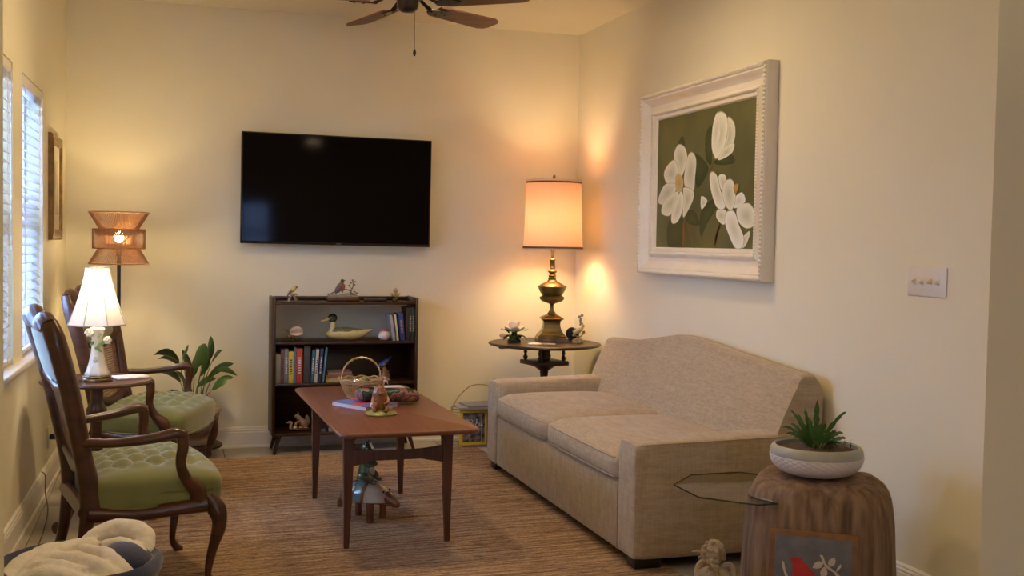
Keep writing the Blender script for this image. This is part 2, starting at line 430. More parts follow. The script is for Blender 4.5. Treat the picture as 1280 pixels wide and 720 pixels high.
# ---------------------------------------------------------------- sofa
def fabric(name, c1, c2):
    m = bpy.data.materials.new(name); m.use_nodes = True; nt = m.node_tree; L = nt.links; b = nt.nodes['Principled BSDF']
    b.inputs['Roughness'].default_value = 0.85; b.inputs['Sheen Weight'].default_value = 0.2; b.inputs['Specular IOR Level'].default_value = 0.2
    tc = nt.nodes.new('ShaderNodeTexCoord'); outs = []
    for st in ((4, 140, 30), (140, 14, 6), (14, 4, 150)):
        mp = nt.nodes.new('ShaderNodeMapping'); mp.inputs['Scale'].default_value = st; L.new(tc.outputs['Object'], mp.inputs[0])
        n = nt.nodes.new('ShaderNodeTexNoise'); n.inputs['Scale'].default_value = 2.0; n.inputs['Detail'].default_value = 2; L.new(mp.outputs[0], n.inputs['Vector']); outs.append(n)
    a = nt.nodes.new('ShaderNodeMath'); a.operation = 'ADD'; L.new(outs[0].outputs[0], a.inputs[0]); L.new(outs[1].outputs[0], a.inputs[1])
    a2 = nt.nodes.new('ShaderNodeMath'); a2.operation = 'ADD'; L.new(a.outputs[0], a2.inputs[0]); L.new(outs[2].outputs[0], a2.inputs[1])
    d = nt.nodes.new('ShaderNodeMath'); d.operation = 'DIVIDE'; d.inputs[1].default_value = 3; L.new(a2.outputs[0], d.inputs[0])
    r = nt.nodes.new('ShaderNodeValToRGB'); r.color_ramp.elements[0].position = 0.38; r.color_ramp.elements[1].position = 0.58
    r.color_ramp.elements[0].color = (*c1, 1); r.color_ramp.elements[1].color = (*c2, 1); L.new(d.outputs[0], r.inputs[0]); L.new(r.outputs[0], b.inputs['Base Color'])
    bp = nt.nodes.new('ShaderNodeBump'); bp.inputs['Strength'].default_value = 0.25; bp.inputs['Distance'].default_value = 0.002
    L.new(d.outputs[0], bp.inputs['Height']); L.new(bp.outputs[0], b.inputs['Normal']); return m
LINEN = fabric('oatmeal_linen', (0.31, 0.24, 0.155), (0.435, 0.345, 0.232))
SX0, SX1, SY0, SY1 = 1.815, 2.70, -3.14, -0.965
sofa = thing('sofa', 'beige linen two-seat sofa with camel back and dark block feet, under the magnolia painting', 'sofa', ((SX0 + SX1) / 2, (SY0 + SY1) / 2, 0))
S0 = Vector(sofa.location)
def SG(a, b, r=0.02, seg=3, sub=0, fn=None, into=None):
    g = into or G(); a = Vector(a) - S0; b = Vector(b) - S0
    return g.rbox((a + b) / 2, [abs(b[i] - a[i]) for i in range(3)], r, seg, sub=sub, fn=fn)
AW = 0.185
def arm_fn(p):  # arm top rises a touch to the back
    return (p.x, p.y, p.z + (0.012 * (p.x / 0.44) if p.z > 0 else 0) + (0.006 * (1 - (p.y / 0.09) ** 2) if p.z > 0.2 else 0))
for (a, b) in ((SY0, SY0 + AW), (SY1 - AW, SY1)):
    ga = SG((SX0, a, 0.055), (2.66, b, 0.545), 0.022, 3, sub=14, fn=arm_fn); mk('arm', ga, LINEN, sofa)
g = SG((SX0 + 0.006, SY0 + AW - 0.002, 0.055), (2.62, SY1 - AW + 0.002, 0.342), 0.012, 3); mk('base', g, LINEN, sofa)
# piping seams along the near and far arm front edges
for yy in (SY0 + 0.001, SY1 - 0.001):
    g = G(); g.tube([(SX0 + 0.03 - S0.x, yy - S0.y, 0.532), (2.5 - S0.x, yy - S0.y, 0.545)], 0.0035, 5); mk('piping', g, LINEN, sofa)
for yy in (SY0 + AW, SY1 - AW):
    g = G(); g.tube([(SX0 + 0.002 - S0.x, yy - S0.y, 0.06), (SX0 + 0.002 - S0.x, yy - S0.y, 0.345)], 0.003, 5); mk('piping', g, LINEN, sofa)
mid = (SY0 + SY1) / 2 + 0.02
for a, b in ((SY0 + AW + 0.003, mid - 0.005), (mid + 0.005, SY1 - AW - 0.003)):
    hy = (b - a) / 2
    def cf(p, hy=hy):
        u = p.x / 0.345; v = p.y / hy; k = max(0, (1 - u ** 4)) * max(0, (1 - v ** 4))
        z = p.z + (0.035 * k if p.z > 0 else 0)
        x = p.x - 0.012 * (1 - (p.z / 0.06) ** 2) * (1 if p.x < -0.3 else 0) * (1 - v ** 6)
        if p.x < -0.3 and p.z > 0.0: z -= 0.008
        return (x, p.y, z)
    g = SG((SX0 - 0.004, a, 0.345), (SX0 + 0.69, b, 0.468), 0.035, 3, sub=18, fn=cf); c = mk('seat_cushion', g, LINEN, sofa)
    g = G(); yy0, yy1 = a - S0.y + 0.03, b - S0.y - 0.03; xx = SX0 - S0.x
    for z in (0.36, 0.445): g.tube([(xx + 0.004, yy0, z), (xx - 0.006, yy0 + 0.06, z), (xx - 0.009, (yy0 + yy1) / 2, z), (xx - 0.006, yy1 - 0.06, z), (xx + 0.004, yy1, z)], 0.0035, 5, 3)
    mk('welt', g, LINEN, c)
# camel back
NY, NZ = 120, 14
L0, L1 = -3.125, -0.975
ZT = [(0.0, 0.800), (0.007, 0.806), (0.06, 0.812), (0.13, 0.822), (0.21, 0.834), (0.31, 0.845), (0.40, 0.862), (0.47, 0.873), (0.53, 0.877), (0.60, 0.869), (0.69, 0.840), (0.80, 0.803), (0.92, 0.785), (1.0, 0.782)]
def top_z(t):
    for (a, za), (b, zb_) in zip(ZT, ZT[1:]):
        if t <= b: return za + (zb_ - za) * ((t - a) / (b - a))
    return ZT[-1][1]
vs = []; fs = []; ring = 28
for i in range(NY + 1):
    t = i / NY; y = L0 + (L1 - L0) * t; zt = top_z(t); e = min(t, 1 - t) * (L1 - L0)
    inset = 0.0; sc_ = 1 - 0.045 * max(0, 1 - e / 0.035) ** 2
    z0 = 0.44 if AW + 0.0 < (y - SY0) < (SY1 - SY0 - AW) else 0.548
    fx = lambda z: 2.435 + 0.20 * ((z - 0.44) / 0.44) - 0.018 * sin(pi * max(0, min(1, (z - 0.44) / 0.42)))
    prof = []
    for k in range(12): z = z0 + (zt - 0.035 - z0) * k / 11; prof.append((fx(z) + inset, z))
    cx0, cz0 = fx(zt - 0.035) + 0.035, zt - 0.035
    for k in range(1, 6): a_ = pi - pi / 2 * k / 5; prof.append((cx0 + 0.035 * cos(a_), cz0 + 0.035 * sin(a_) - inset))
    prof.append((2.66, zt - 0.003 - inset)); prof.append((2.685, zt - 0.03 - inset)); prof.append((2.70 - inset * 0.3, zt - 0.07)); prof.append((2.70 - inset * 0.3, z0))
    m_ = len(prof)
    for x, z in prof: vs.append((2.58 + (x - 2.58) * sc_ - S0.x, y - S0.y, 0.60 + (z - 0.60) * (sc_ if z > 0.6 else 1)))
for i in range(NY):
    for k in range(m_): a = i * m_ + k; b = i * m_ + (k + 1) % m_; fs.append((a, b, b + m_, a + m_))
for i0 in (0, NY):
    o0 = i0 * m_; y_ = vs[o0][1]; ci = len(vs); vs.append((2.59 - S0.x, y_, 0.66)); fs += [(ci, o0 + k, o0 + (k + 1) % m_) for k in range(m_)]
g = G(); g.add(vs, fs); mk('back', g, LINEN, sofa, ang=60)
g = SG((2.60, SY0 + 0.02, 0.055), (2.695, SY1 - 0.02, 0.55), 0.01, 2); mk('back_panel', g, LINEN, sofa)
for x, y, s in ((SX0 + 0.02, SY0 + 0.03, 0), (SX0 + 0.02, SY1 - 0.11, 0), (2.54, SY0 + 0.03, 0), (2.54, SY1 - 0.11, 0)):
    g = SG((x, y, 0.0125), (x + (0.12 if y < -2 and x < 2 else 0.08), y + 0.085, 0.058), 0.004, 2); mk('foot', g, BLACK, sofa)
g = SG((SX0 + 0.07, SY0 + 0.06, 0.045), (2.66, SY1 - 0.06, 0.057), 0.003, 1); mk('underside', g, BLACK, sofa)

# ---------------------------------------------------------------- armchairs
CANE = mat('woven_cane', (0.30, 0.155, 0.062), (0.21, 0.10, 0.04), 30, rough=0.5)
def make_chair():
    t = thing('armchair', '', 'armchair')
    # seat with tufting
    hx, hy = 0.225, 0.285
    def fn(p):
        u = p.x / hx; v = p.y / hy; x, y, z = p
        if z > 0.0:
            k = max(0, 1 - abs(u) ** 3) * max(0, 1 - abs(v) ** 3)
            z += 0.055 * k
            q = 0.0
            if abs(u) < 0.93 and abs(v) < 0.8:
                a = (x / 0.058 + y / 0.048); b = (x / 0.058 - y / 0.048)
                q = (abs(sin(pi * a / 2)) * abs(sin(pi * b / 2))) ** 0.5
                z += (q - 0.7) * 0.034 * min(1, (0.93 - abs(u)) * 5) * min(1, (0.8 - abs(v)) * 5)
        y *= 1 + 0.12 * u                      # wider in front
        x += 0.035 * (1 - v * v) * (u + 1) / 2    # bowed front
        if z < 0: z -= 0.012 * cos(pi * v) * (1 if u > 0 else 0)
        return (x, y, z)
    g = G(); g.rbox((0.070, 0, 0.382), (2 * hx, 2 * hy, 0.130), 0.035, sub=34, fn=fn); seat = mk('seat', g, GREEN, t)
    g = G(); N = 40; pts = []
    for i in range(N):
        th = 2 * pi * i / N; ex = 0.28
        u = math.copysign(abs(cos(th)) ** ex, cos(th)); v = math.copysign(abs(sin(th)) ** ex, sin(th))
        y = v * hy * (1 + 0.12 * u); x = u * hx + 0.035 * (1 - v * v) * (u + 1) / 2 + 0.070
        pts.append((x, y * 1.005, 0.336 + 0.006 * cos(3 * th)))
    g.tube(pts, 0.006, 6, closed=True); mk('welt', g, GREEN, seat)
    # seat rails
    g = G()
    for s in (-1, 1):
        g.tube([(-0.17, s * 0.235, 0.325), (-0.02, s * 0.262, 0.312), (0.1, s * 0.285, 0.322), (0.24, s * 0.300, 0.335)], [0.032, 0.026, 0.026, 0.034], 8, 4, sy=1.0)
    g.tube([(0.262, -0.29, 0.328), (0.297, -0.15, 0.308), (0.312, 0, 0.295), (0.297, 0.15, 0.308), (0.262, 0.29, 0.328)], [0.032, 0.024, 0.030, 0.024, 0.032], 8, 4)
    g.tube([(-0.18, -0.23, 0.33), (-0.18, 0.23, 0.33)], 0.028, 8)
    mk('seat_rail', g, CHAIRW, t)
    for s in (-1, 1):
        g = G(); g.tube([(0.245, s * 0.290, 0.36), (0.276, s * 0.305, 0.31), (0.284, s * 0.312, 0.25), (0.262, s * 0.295, 0.15), (0.250, s * 0.285, 0.06), (0.266, s * 0.295, 0.02), (0.288, s * 0.306, 0.001)],
                         [0.030, 0.036, 0.027, 0.018, 0.013, 0.016, 0.017], 10, 5); mk('leg', g, CHAIRW, t)
    for s in (-1, 1):
        g = G(); g.tube([(-0.165, s * 0.222, 0.38), (-0.175, s * 0.222, 0.30), (-0.195, s * 0.225, 0.15), (-0.235, s * 0.23, 0.001)], [0.030, 0.027, 0.021, 0.016], 10, 4); mk('leg', g, CHAIRW, t)
    # back: posts and crest
    g = G()
    for s in (-1, 1):
        g.tube([(-0.160, s * 0.222, 0.34), (-0.170, s * 0.222, 0.44), (-0.192, s * 0.228, 0.55), (-0.238, s * 0.252, 0.78), (-0.283, s * 0.264, 0.95), (-0.306, s * 0.242, 1.022)],
               [0.040, 0.036, 0.033, 0.034, 0.036, 0.032], 12, 5)
    g.tube([(-0.304, -0.247, 1.010), (-0.314, -0.19, 1.032), (-0.316, -0.11, 1.010), (-0.326, 0, 1.046), (-0.316, 0.11, 1.010), (-0.314, 0.19, 1.032), (-0.304, 0.247, 1.010)],
           [0.034, 0.034, 0.028, 0.036, 0.028, 0.034, 0.034], 10, 5)
    g.tube([(-0.242, -0.24, 0.80), (-0.240, -0.12, 0.772), (-0.240, 0, 0.765), (-0.240, 0.12, 0.772), (-0.242, 0.24, 0.80)], [0.028, 0.020, 0.024, 0.020, 0.028], 8, 4)
    g.tube([(-0.178, -0.215, 0.50), (-0.176, -0.11, 0.475), (-0.174, 0, 0.462), (-0.176, 0.11, 0.475), (-0.178, 0.215, 0.50)], [0.026, 0.024, 0.028, 0.024, 0.026], 8, 4)
    bf = mk('back_frame', g, CHAIRW, t)
    g = G()   # carved shell on the crest
    for k in range(-2, 3): g.ell((-0.296, k * 0.017, 1.044 - abs(k) * 0.005), (0.012, 0.008, 0.02), 8, 6, rot=(k * -0.35, 0, 0))
    mk('carving', g, CHAIRW, bf)
    def bp(u, z): return -0.19 - 0.072 * (z - 0.55) / 0.40 * 1.0
    # green pad
    g = G()
    def pf(p): k = (1 - (p.y / 0.225) ** 4) * (1 - (p.z / 0.1) ** 4); return (p.x * (1 + 0.6 * max(0, k)) , p.y, p.z)
    g.rbox((-0.276, 0, 0.895), (0.028, 0.46, 0.215), 0.012, sub=10, rot=(0, radians(-15.5), 0), fn=pf); mk('back_pad', g, GREEN, t)
    # cane
    g = G(); 
    for k in range(24):
        z = 0.485 + k * 0.0118; g.box((-0.182 - 0.205 * (z - 0.50), 0, z), (0.0016, 0.43, 0.0048))
    for k in range(36):
        y = -0.21 + k * 0.012; g.box((-0.2075, y, 0.62), (0.0016, 0.0046, 0.30), rot=(0, radians(-11.6), 0))
    o = mk('cane_panel', g, CANE, t, False); o['kind'] = 'stuff'
    # arms
    for s in (-1, 1):
        g = G()
        g.tube([(-0.195, s * 0.240, 0.585), (-0.165, s * 0.258, 0.588), (-0.09, s * 0.292, 0.588), (0.03, s * 0.322, 0.600), (0.115, s * 0.334, 0.616), (0.152, s * 0.336, 0.606)],
               [0.026, 0.022, 0.021, 0.024, 0.027, 0.022], 10, 5, sy=0.8)
        a = mk('arm', g, CHAIRW, t)
        g = G(); g.tube([(0.140, s * 0.334, 0.606), (0.142, s * 0.336, 0.565), (0.135, s * 0.330, 0.50), (0.158, s * 0.318, 0.44), (0.200, s * 0.302, 0.395), (0.212, s * 0.292, 0.35)],
               [0.022, 0.021, 0.019, 0.022, 0.032, 0.034], 10, 5); mk('arm_support', g, CHAIRW, t)
    return t
ch = make_chair(); ch.location = (-0.163, -2.72, 0.012); ch.rotation_euler = (0, 0, radians(13))
ch['label'] = 'nearer mahogany armchair with green tufted seat, beside the basket with the cream blanket'; ch['group'] = 'green seated armchairs'
c2 = copy_tree(ch); c2.location = (-0.125, -1.12, 0.012); c2.rotation_euler = (0, 0, radians(-17))
c2['label'] = 'farther mahogany armchair with green seat, beside the floor lamp and potted plant'

# ---------------------------------------------------------------- side table between the chairs
st = thing('pedestal_table', 'round dark wood pedestal side table between the two green armchairs', 'side table', (-0.322, -1.78, 0.0125))
g = G(); g.lathe([(0, 0.650), (0.225, 0.650), (0.245, 0.654), (0.25, 0.660), (0.246, 0.667), (0.232, 0.668), (0.226, 0.663), (0, 0.663)], 48); mk('tabletop', g, CHAIRW, st)
g = G(); g.lathe([(0.075, 0.650), (0.07, 0.635), (0.03, 0.62), (0.028, 0.56), (0.045, 0.53), (0.048, 0.50), (0.026, 0.47), (0.022, 0.42), (0.030, 0.33), (0.036, 0.25), (0.040, 0.20), (0.034, 0.155), (0.02, 0.14), (0, 0.14)][::-1], 24); mk('pedestal', g, CHAIRW, st)
for k in range(3):
    th = radians(235 + 120 * k); g = G()
    g.tube([(0.02 * cos(th), 0.02 * sin(th), 0.20), (0.09 * cos(th), 0.09 * sin(th), 0.19), (0.17 * cos(th), 0.17 * sin(th), 0.10), (0.225 * cos(th), 0.225 * sin(th), 0.035), (0.265 * cos(th), 0.265 * sin(th), 0.030)], [0.02, 0.022, 0.019, 0.022, 0.030], 10, 5, sy=0.95)
    mk('leg', g, CHAIRW, st)

# small ceramic lamp
CER = mat('cream_porcelain', (0.74, 0.68, 0.56), (0.66, 0.59, 0.46), 14, rough=0.15, coat=0.5)
LEAFP = mat('porcelain_green', (0.20, 0.30, 0.07), (0.13, 0.22, 0.05), 40, rough=0.3)
SLX, SLY, SLZ = -0.318, -1.80, 0.6762
lp = thing('porcelain_lamp', 'small porcelain table lamp with pleated white bell shade, on the pedestal side table', 'lamp', (SLX, SLY, SLZ))
g = G(); g.lathe([(0, 0), (0.066, 0), (0.067, 0.008), (0.062, 0.014), (0.064, 0.022), (0.054, 0.028), (0, 0.028)], 28); mk('base', g, BRASS, lp)
g = G(); g.lathe([(0.052, 0.026), (0.055, 0.034), (0.046, 0.048), (0.036, 0.085), (0.028, 0.13), (0.024, 0.17), (0.026, 0.20), (0.032, 0.225), (0.035, 0.24), (0.027, 0.248), (0.012, 0.252), (0, 0.252)], 32,
         fn=lambda th, z: 1 + 0.06 * sin(8 * th) * (1 if z < 0.1 or z > 0.21 else 0.3)); body = mk('body', g, CER, lp)
for (px, pz, s) in ((-0.034, 0.225, 0.017), (0.046, 0.19, 0.016), (-0.005, 0.10, 0.010)):
    g = G()
    for k in range(6):
        a = 2 * pi * k / 6; g.ell((px + 0.010 * cos(a), -0.030, pz + 0.010 * sin(a)), (s * 0.62, 0.007, s * 0.62), 8, 6)
    g.ell((px, -0.034, pz), (0.006, 0.006, 0.006), 8, 6)
    mk('flower', g, CER, body)
g = G()
for b_, t_ in (((0.0, -0.03, 0.205), (0.024, -0.036, 0.22)), ((0.0, -0.03, 0.165), (0.034, -0.036, 0.175)), ((-0.01, -0.034, 0.155), (0.026, -0.04, 0.135)), ((-0.012, -0.032, 0.18), (-0.030, -0.03, 0.165))):
    g.leaf(b_, t_, 0.022, 0.004, side=(0, 0, 1))
mk('leaf_ornament', g, LEAFP, body)
SH1 = shade_mat('white_shade_fabric', (0.74, 0.70, 0.66), 0.24)
zb, zt = 0.262, 0.525
g = G(); pr = []
for k in range(9):
    u = k / 8; r = 0.055 + (0.128 - 0.055) * (1 - u) ** 1.45 + 0.004 * (1 - u); pr.append((r, zb + (zt - zb) * u))
NS = 8
def panel(th, z): # 8 scalloped panels
    a = (th + pi / 8) % (2 * pi / NS) - pi / NS; return cos(pi / NS) / cos(a) * 1.02
n = len(pr); vs = []; fs = []; seg = 48
for (r, z) in pr:
    for k in range(seg): th = 2 * pi * k / seg; rr = r * panel(th, z); vs.append((rr * cos(th), rr * sin(th), z))
for i in range(n - 1):
    for k in range(seg): fs.append((i * seg + k, i * seg + (k + 1) % seg, (i + 1) * seg + (k + 1) % seg, (i + 1) * seg + k))
g.add(vs, fs); shd = mk('lamp_shade', g, SH1, lp, ang=80)
g = G(); SEAM = mat('shade_trim', (0.50, 0.47, 0.44), rough=0.7)
for k in range(NS):
    th = 2 * pi * k / NS + pi / 8; g.tube([(r * panel(th, z) * cos(th), r * panel(th, z) * sin(th), z) for r, z in pr], 0.0022, 5)
for r, z in (pr[0], pr[-1]): g.tube([(r * panel(2 * pi * k / 48, z) * cos(2 * pi * k / 48), r * panel(2 * pi * k / 48, z) * sin(2 * pi * k / 48), z) for k in range(48)], 0.0032, 5, closed=True)
mk('shade_ribs', g, SEAM, shd)
g = G(); g.tube([(0, 0, 0.25), (0, 0, 0.33)], 0.008, 8); g.tube([(-0.055, 0, zt - 0.004), (0.055, 0, zt - 0.004)], 0.0015, 5); g.tube([(0, -0.055, zt - 0.004), (0, 0.055, zt - 0.004)], 0.0015, 5)
g.tube([(0, 0, 0.33), (0.03, 0, 0.37), (0.035, 0, 0.45), (0, 0, zt), (0, 0, zt + 0.008)], 0.0015, 5); mk('socket', g, BRASS, lp)
BULB = mat('lit_bulb', (1, 0.9, 0.7), rough=0.5, emis=(1.0, 0.80, 0.55), estr=14)
BULB2 = mat('lit_bulb_clear', (1, 0.9, 0.7), rough=0.5, emis=(1.0, 0.80, 0.55), estr=40)
g = G(); g.ell((0, 0, 0.38), (0.022, 0.022, 0.030), 12, 8); mk('bulb', g, BULB, lp)
light('porcelain_lamp_light', 'POINT', (SLX, SLY, SLZ + 0.425), 8, (1.0, 0.80, 0.52), 0.03)

# ---------------------------------------------------------------- floor lamp
FLX, FLY = -0.282, -0.42
CORD = mat('brown_cord', (0.40, 0.215, 0.10), (0.30, 0.15, 0.065), 40, rough=0.6)
fl = thing('floor_lamp', 'black floor lamp with three tiered brown cord shade in the back left corner', 'floor lamp', (FLX, FLY, 0.0))
g = G(); g.lathe([(0, 0), (0.14, 0), (0.14, 0.012), (0.13, 0.02), (0.03, 0.025), (0, 0.025)], 36); mk('base', g, BLACK, fl)
g = G(); g.lathe([(0.0105, 0.02), (0.0105, 1.23), (0.018, 1.235), (0.018, 1.30), (0.0, 1.30)], 14); mk('pole', g, BLACK, fl)
def tier(name, z0, r0, z1, r1, n, hub):
    g = G()
    for k in range(n):
        a = 2 * pi * k / n; b_ = a
        p = Vector((r0 * cos(a), r0 * sin(a), z0)); q = Vector((r1 * cos(b_), r1 * sin(b_), z1)); g.tube([p, q], 0.0021, 4, caps=False)
    o = mk(name, g, CORD, fl); o['kind'] = 'stuff'
    g = G()
    for r, z in ((r0, z0), (r1, z1)): g.tube([(r * cos(2 * pi * k / 48), r * sin(2 * pi * k / 48), z) for k in range(48)], 0.0035, 6, closed=True)
    mk('ring', g, CORD, o)
    return o
tier('upper_tier', 1.355, 0.088, 1.487, 0.167, 130, 0)
tier('middle_tier', 1.278, 0.145, 1.388, 0.145, 150, 0)
tier('lower_tier', 1.188, 0.167, 1.300, 0.100, 130, 0)
g = G()
for k in range(4):
    a = pi / 4 + pi / 2 * k; g.tube([(0, 0, 1.29), (0.088 * cos(a), 0.088 * sin(a), 1.355), (0.145 * cos(a), 0.145 * sin(a), 1.388)], 0.002, 5); g.tube([(0, 0, 1.24), (0.1 * cos(a), 0.1 * sin(a), 1.300), (0.145 * cos(a), 0.145 * sin(a), 1.278)], 0.002, 5)
mk('shade_carrier', g, BLACK, fl)
g = G(); g.ell((0, 0, 1.345), (0.026, 0.026, 0.034), 12, 8); mk('bulb', g, BULB2, fl)
light('floor_lamp_light', 'POINT', (FLX, FLY, 1.345), 62, (1.0, 0.73, 0.36), 0.03)

# ---------------------------------------------------------------- coffee table
ct = thing('coffee_table', 'long teak coffee table with tapered legs standing in the middle of the rug', 'coffee table', (0.955, -2.03, 0.0125), radians(1.0))
def rrect(x0, y0, x1, y1, r, n=6, bow=0.0):
    P = []
    for cx, cy, a0 in ((x1 - r, y1 - r, 0), (x0 + r, y1 - r, 90), (x0 + r, y0 + r, 180), (x1 - r, y0 + r, 270)):
        for k in range(n + 1): a = radians(a0 + 90 * k / n); P.append((cx + r * cos(a), cy + r * sin(a)))
    return P
g = G(); hw, hl = 0.305, 0.735
layers = [(0.0, 0.520, -0.020), (0.0, 0.523, -0.008), (0.0, 0.532, 0.0), (0, 0.540, -0.001), (0, 0.544, -0.006)]
vs = []; fs = []
for _, z, o_ in layers:
    for p in rrect(-hw - o_, -hl - o_, hw + o_, hl + o_, 0.05): vs.append((p[0], p[1], z))
nn = len(rrect(0, 0, 1, 1, 0.05))
for i in range(len(layers) - 1):
    for k in range(nn): fs.append((i * nn + k, i * nn + (k + 1) % nn, (i + 1) * nn + (k + 1) % nn, (i + 1) * nn + k))
fs.append(tuple(range(nn - 1, -1, -1))); fs.append(tuple((len(layers) - 1) * nn + k for k in range(nn)))
g.add(vs, fs); mk('tabletop', g, TEAK, ct)
LX, LY = 0.222, 0.475
for sx in (-1, 1):
    for sy in (-1, 1):
        g = G(); vs = []
        for z, w_ in ((0.0, 0.011), (0.30, 0.019), (0.46, 0.022), (0.521, 0.026)):
            cx = sx * (LX + 0.004 - (w_ - 0.011) * 0.5); cy = sy * LY
            for dx, dy in ((-1, -1), (1, -1), (1, 1), (-1, 1)): vs.append((cx + dx * w_, cy + dy * w_, z))
        fs = [(3, 2, 1, 0), (12, 13, 14, 15)]
        for i in range(3):
            for k in range(4): fs.append((4 * i + k, 4 * i + (k + 1) % 4, 4 * i + 4 + (k + 1) % 4, 4 * i + 4 + k))
        g.add(vs, fs); mk('leg', g, TEAKL, ct, False)
for sy in (-1, 1):
    g = G(); P = [(-LX, 0.355), (-LX, 0.435), (-0.1, 0.420), (0.1, 0.420), (LX, 0.435), (LX, 0.355), (0.1, 0.378), (-0.1, 0.378)]
    g.prism(P, sy * LY - 0.011, sy * LY + 0.011, 'y'); mk('stretcher', g, TEAKL, ct, False)
    for sx in (-1, 1):
        g = G(); g.prism([(sx * (LX - 0.10), 0.5205), (sx * (LX - 0.018), 0.5205), (sx * (LX - 0.018), 0.465)], sy * LY - 0.009, sy * LY + 0.009, 'y'); mk('bracket', g, TEAKL, ct, False)
for sx in (-1, 1):
    g = G(); g.span((sx * 0.2 - 0.01, -LY + 0.02, 0.475), (sx * 0.2 + 0.01, LY - 0.02, 0.5205)); mk('apron', g, TEAKL, ct, False)

# ---------------------------------------------------------------- bookcase
BX0, BX1, BY0, BY1 = 0.612, 1.530, -0.325, -0.035
bc = thing('bookcase', 'low dark wood bookcase with splayed legs against the wall below the television', 'bookcase', ((BX0 + BX1) / 2, (BY0 + BY1) / 2, 0))
B0 = Vector(bc.location)
def BB(a, b, r=0.002): g = G(); a = Vector(a) - B0; b = Vector(b) - B0; return g.rbox((a + b) / 2, [abs(b[i] - a[i]) for i in range(3)], r, 1)
for x in (BX0, BX1 - 0.018): mk('side_panel', BB((x, BY0, 0.118), (x + 0.018, BY1, 0.985)), DARKW, bc)
ix0, ix1 = BX0 + 0.018, BX1 - 0.018
mk('top_panel', BB((ix0, BY0 + 0.004, 0.940), (ix1, BY1 - 0.01, 0.956)), DARKW, bc)
mk('top_rail', BB((ix0, BY1 - 0.012, 0.956), (ix1, BY1, 0.981)), DARKW, bc)
for z in (0.690, 0.430, 0.118): mk('shelf', BB((ix0, BY0 + 0.004, z - 0.0), (ix1, BY1 - 0.008, z + 0.017)), DARKW, bc)
mk('back_panel', BB((ix0, BY1 - 0.007, 0.118), (ix1, BY1, 0.70)), DARKW, bc)
for x, sx in ((BX0 + 0.05, -1), (BX1 - 0.05, 1)):
    for y, sy in ((BY0 + 0.045, -1), (BY1 - 0.06, 1)):
        g = G(); g.tube([(x - B0.x, y - B0.y, 0.120), (x + sx * 0.035 - B0.x, y + sy * 0.02 - B0.y, 0.001)], [0.017, 0.009], 10); mk('leg', g, DARKW, bc)

# ---------------------------------------------------------------- television
tv = thing('television', 'large black flat-screen television mounted on the back wall above the bookcase', 'television', (1.038, 0.0, 1.315)); tv.rotation_euler = (0, radians(0.35), 0)
PLAST = mat('tv_bezel', (0.010, 0.009, 0.009), (0.012, 0.011, 0.011), 5, rough=0.25)
SCRN = mat('tv_screen', (0.005, 0.0035, 0.0035), (0.005, 0.0035, 0.0035), 5, rough=0.06, spec=0.06)
g = G(); g.rbox((0, -0.082, 0.352), (1.226, 0.035, 0.706), 0.004, 2); g.rbox((0, -0.05, 0.30), (0.9, 0.035, 0.42), 0.01, 2); mk('casing', g, PLAST, tv)
g = G(); g.box((0, -0.1005, 0.357), (1.206, 0.003, 0.682)); mk('screen', g, SCRN, tv, False)
g = G(); g.box((0, -0.0155, 0.34), (0.3, 0.031, 0.3)); g.box((0, -0.030, 0.34), (0.08, 0.03, 0.4)); mk('wall_mount', g, BLACK, tv, False)
g = G(); g.box((0.008, -0.1015, 0.008), (0.03, 0.004, 0.005)); mk('badge', g, mat('badge_grey', (0.14, 0.14, 0.14), rough=0.3), tv, False)

# ---------------------------------------------------------------- ceiling fan
FX, FY = 1.105, -1.90
OIL = mat('dark_bronze', (0.030, 0.020, 0.016), (0.018, 0.013, 0.011), 8, rough=0.28, metal=0.6)
BLADE = mat('walnut_blade', (0.155, 0.062, 0.032), (0.10, 0.038, 0.020), 3, (2, 22, 10), rough=0.45)
fan = thing('ceiling_fan', 'dark five-blade ceiling fan with a pull chain hanging from the ceiling', 'ceiling fan', (FX, FY, ZC))
g = G(); g.lathe([(0.085, 0), (0.085, -0.02), (0.045, -0.06), (0.02, -0.07), (0.02, -0.10), (0, -0.10)][::-1], 32); mk('canopy', g, OIL, fan)
g = G(); g.lathe([(0, -0.338), (0.030, -0.336), (0.044, -0.326), (0.052, -0.312), (0.054, -0.280), (0.078, -0.268), (0.10, -0.24), (0.11, -0.20), (0.105, -0.14), (0.06, -0.10), (0, -0.09)], 36); mk('motor', g, OIL, fan)
g = G(); g.lathe([(0.0515, -0.278), (0.0515, -0.240)], 36); 
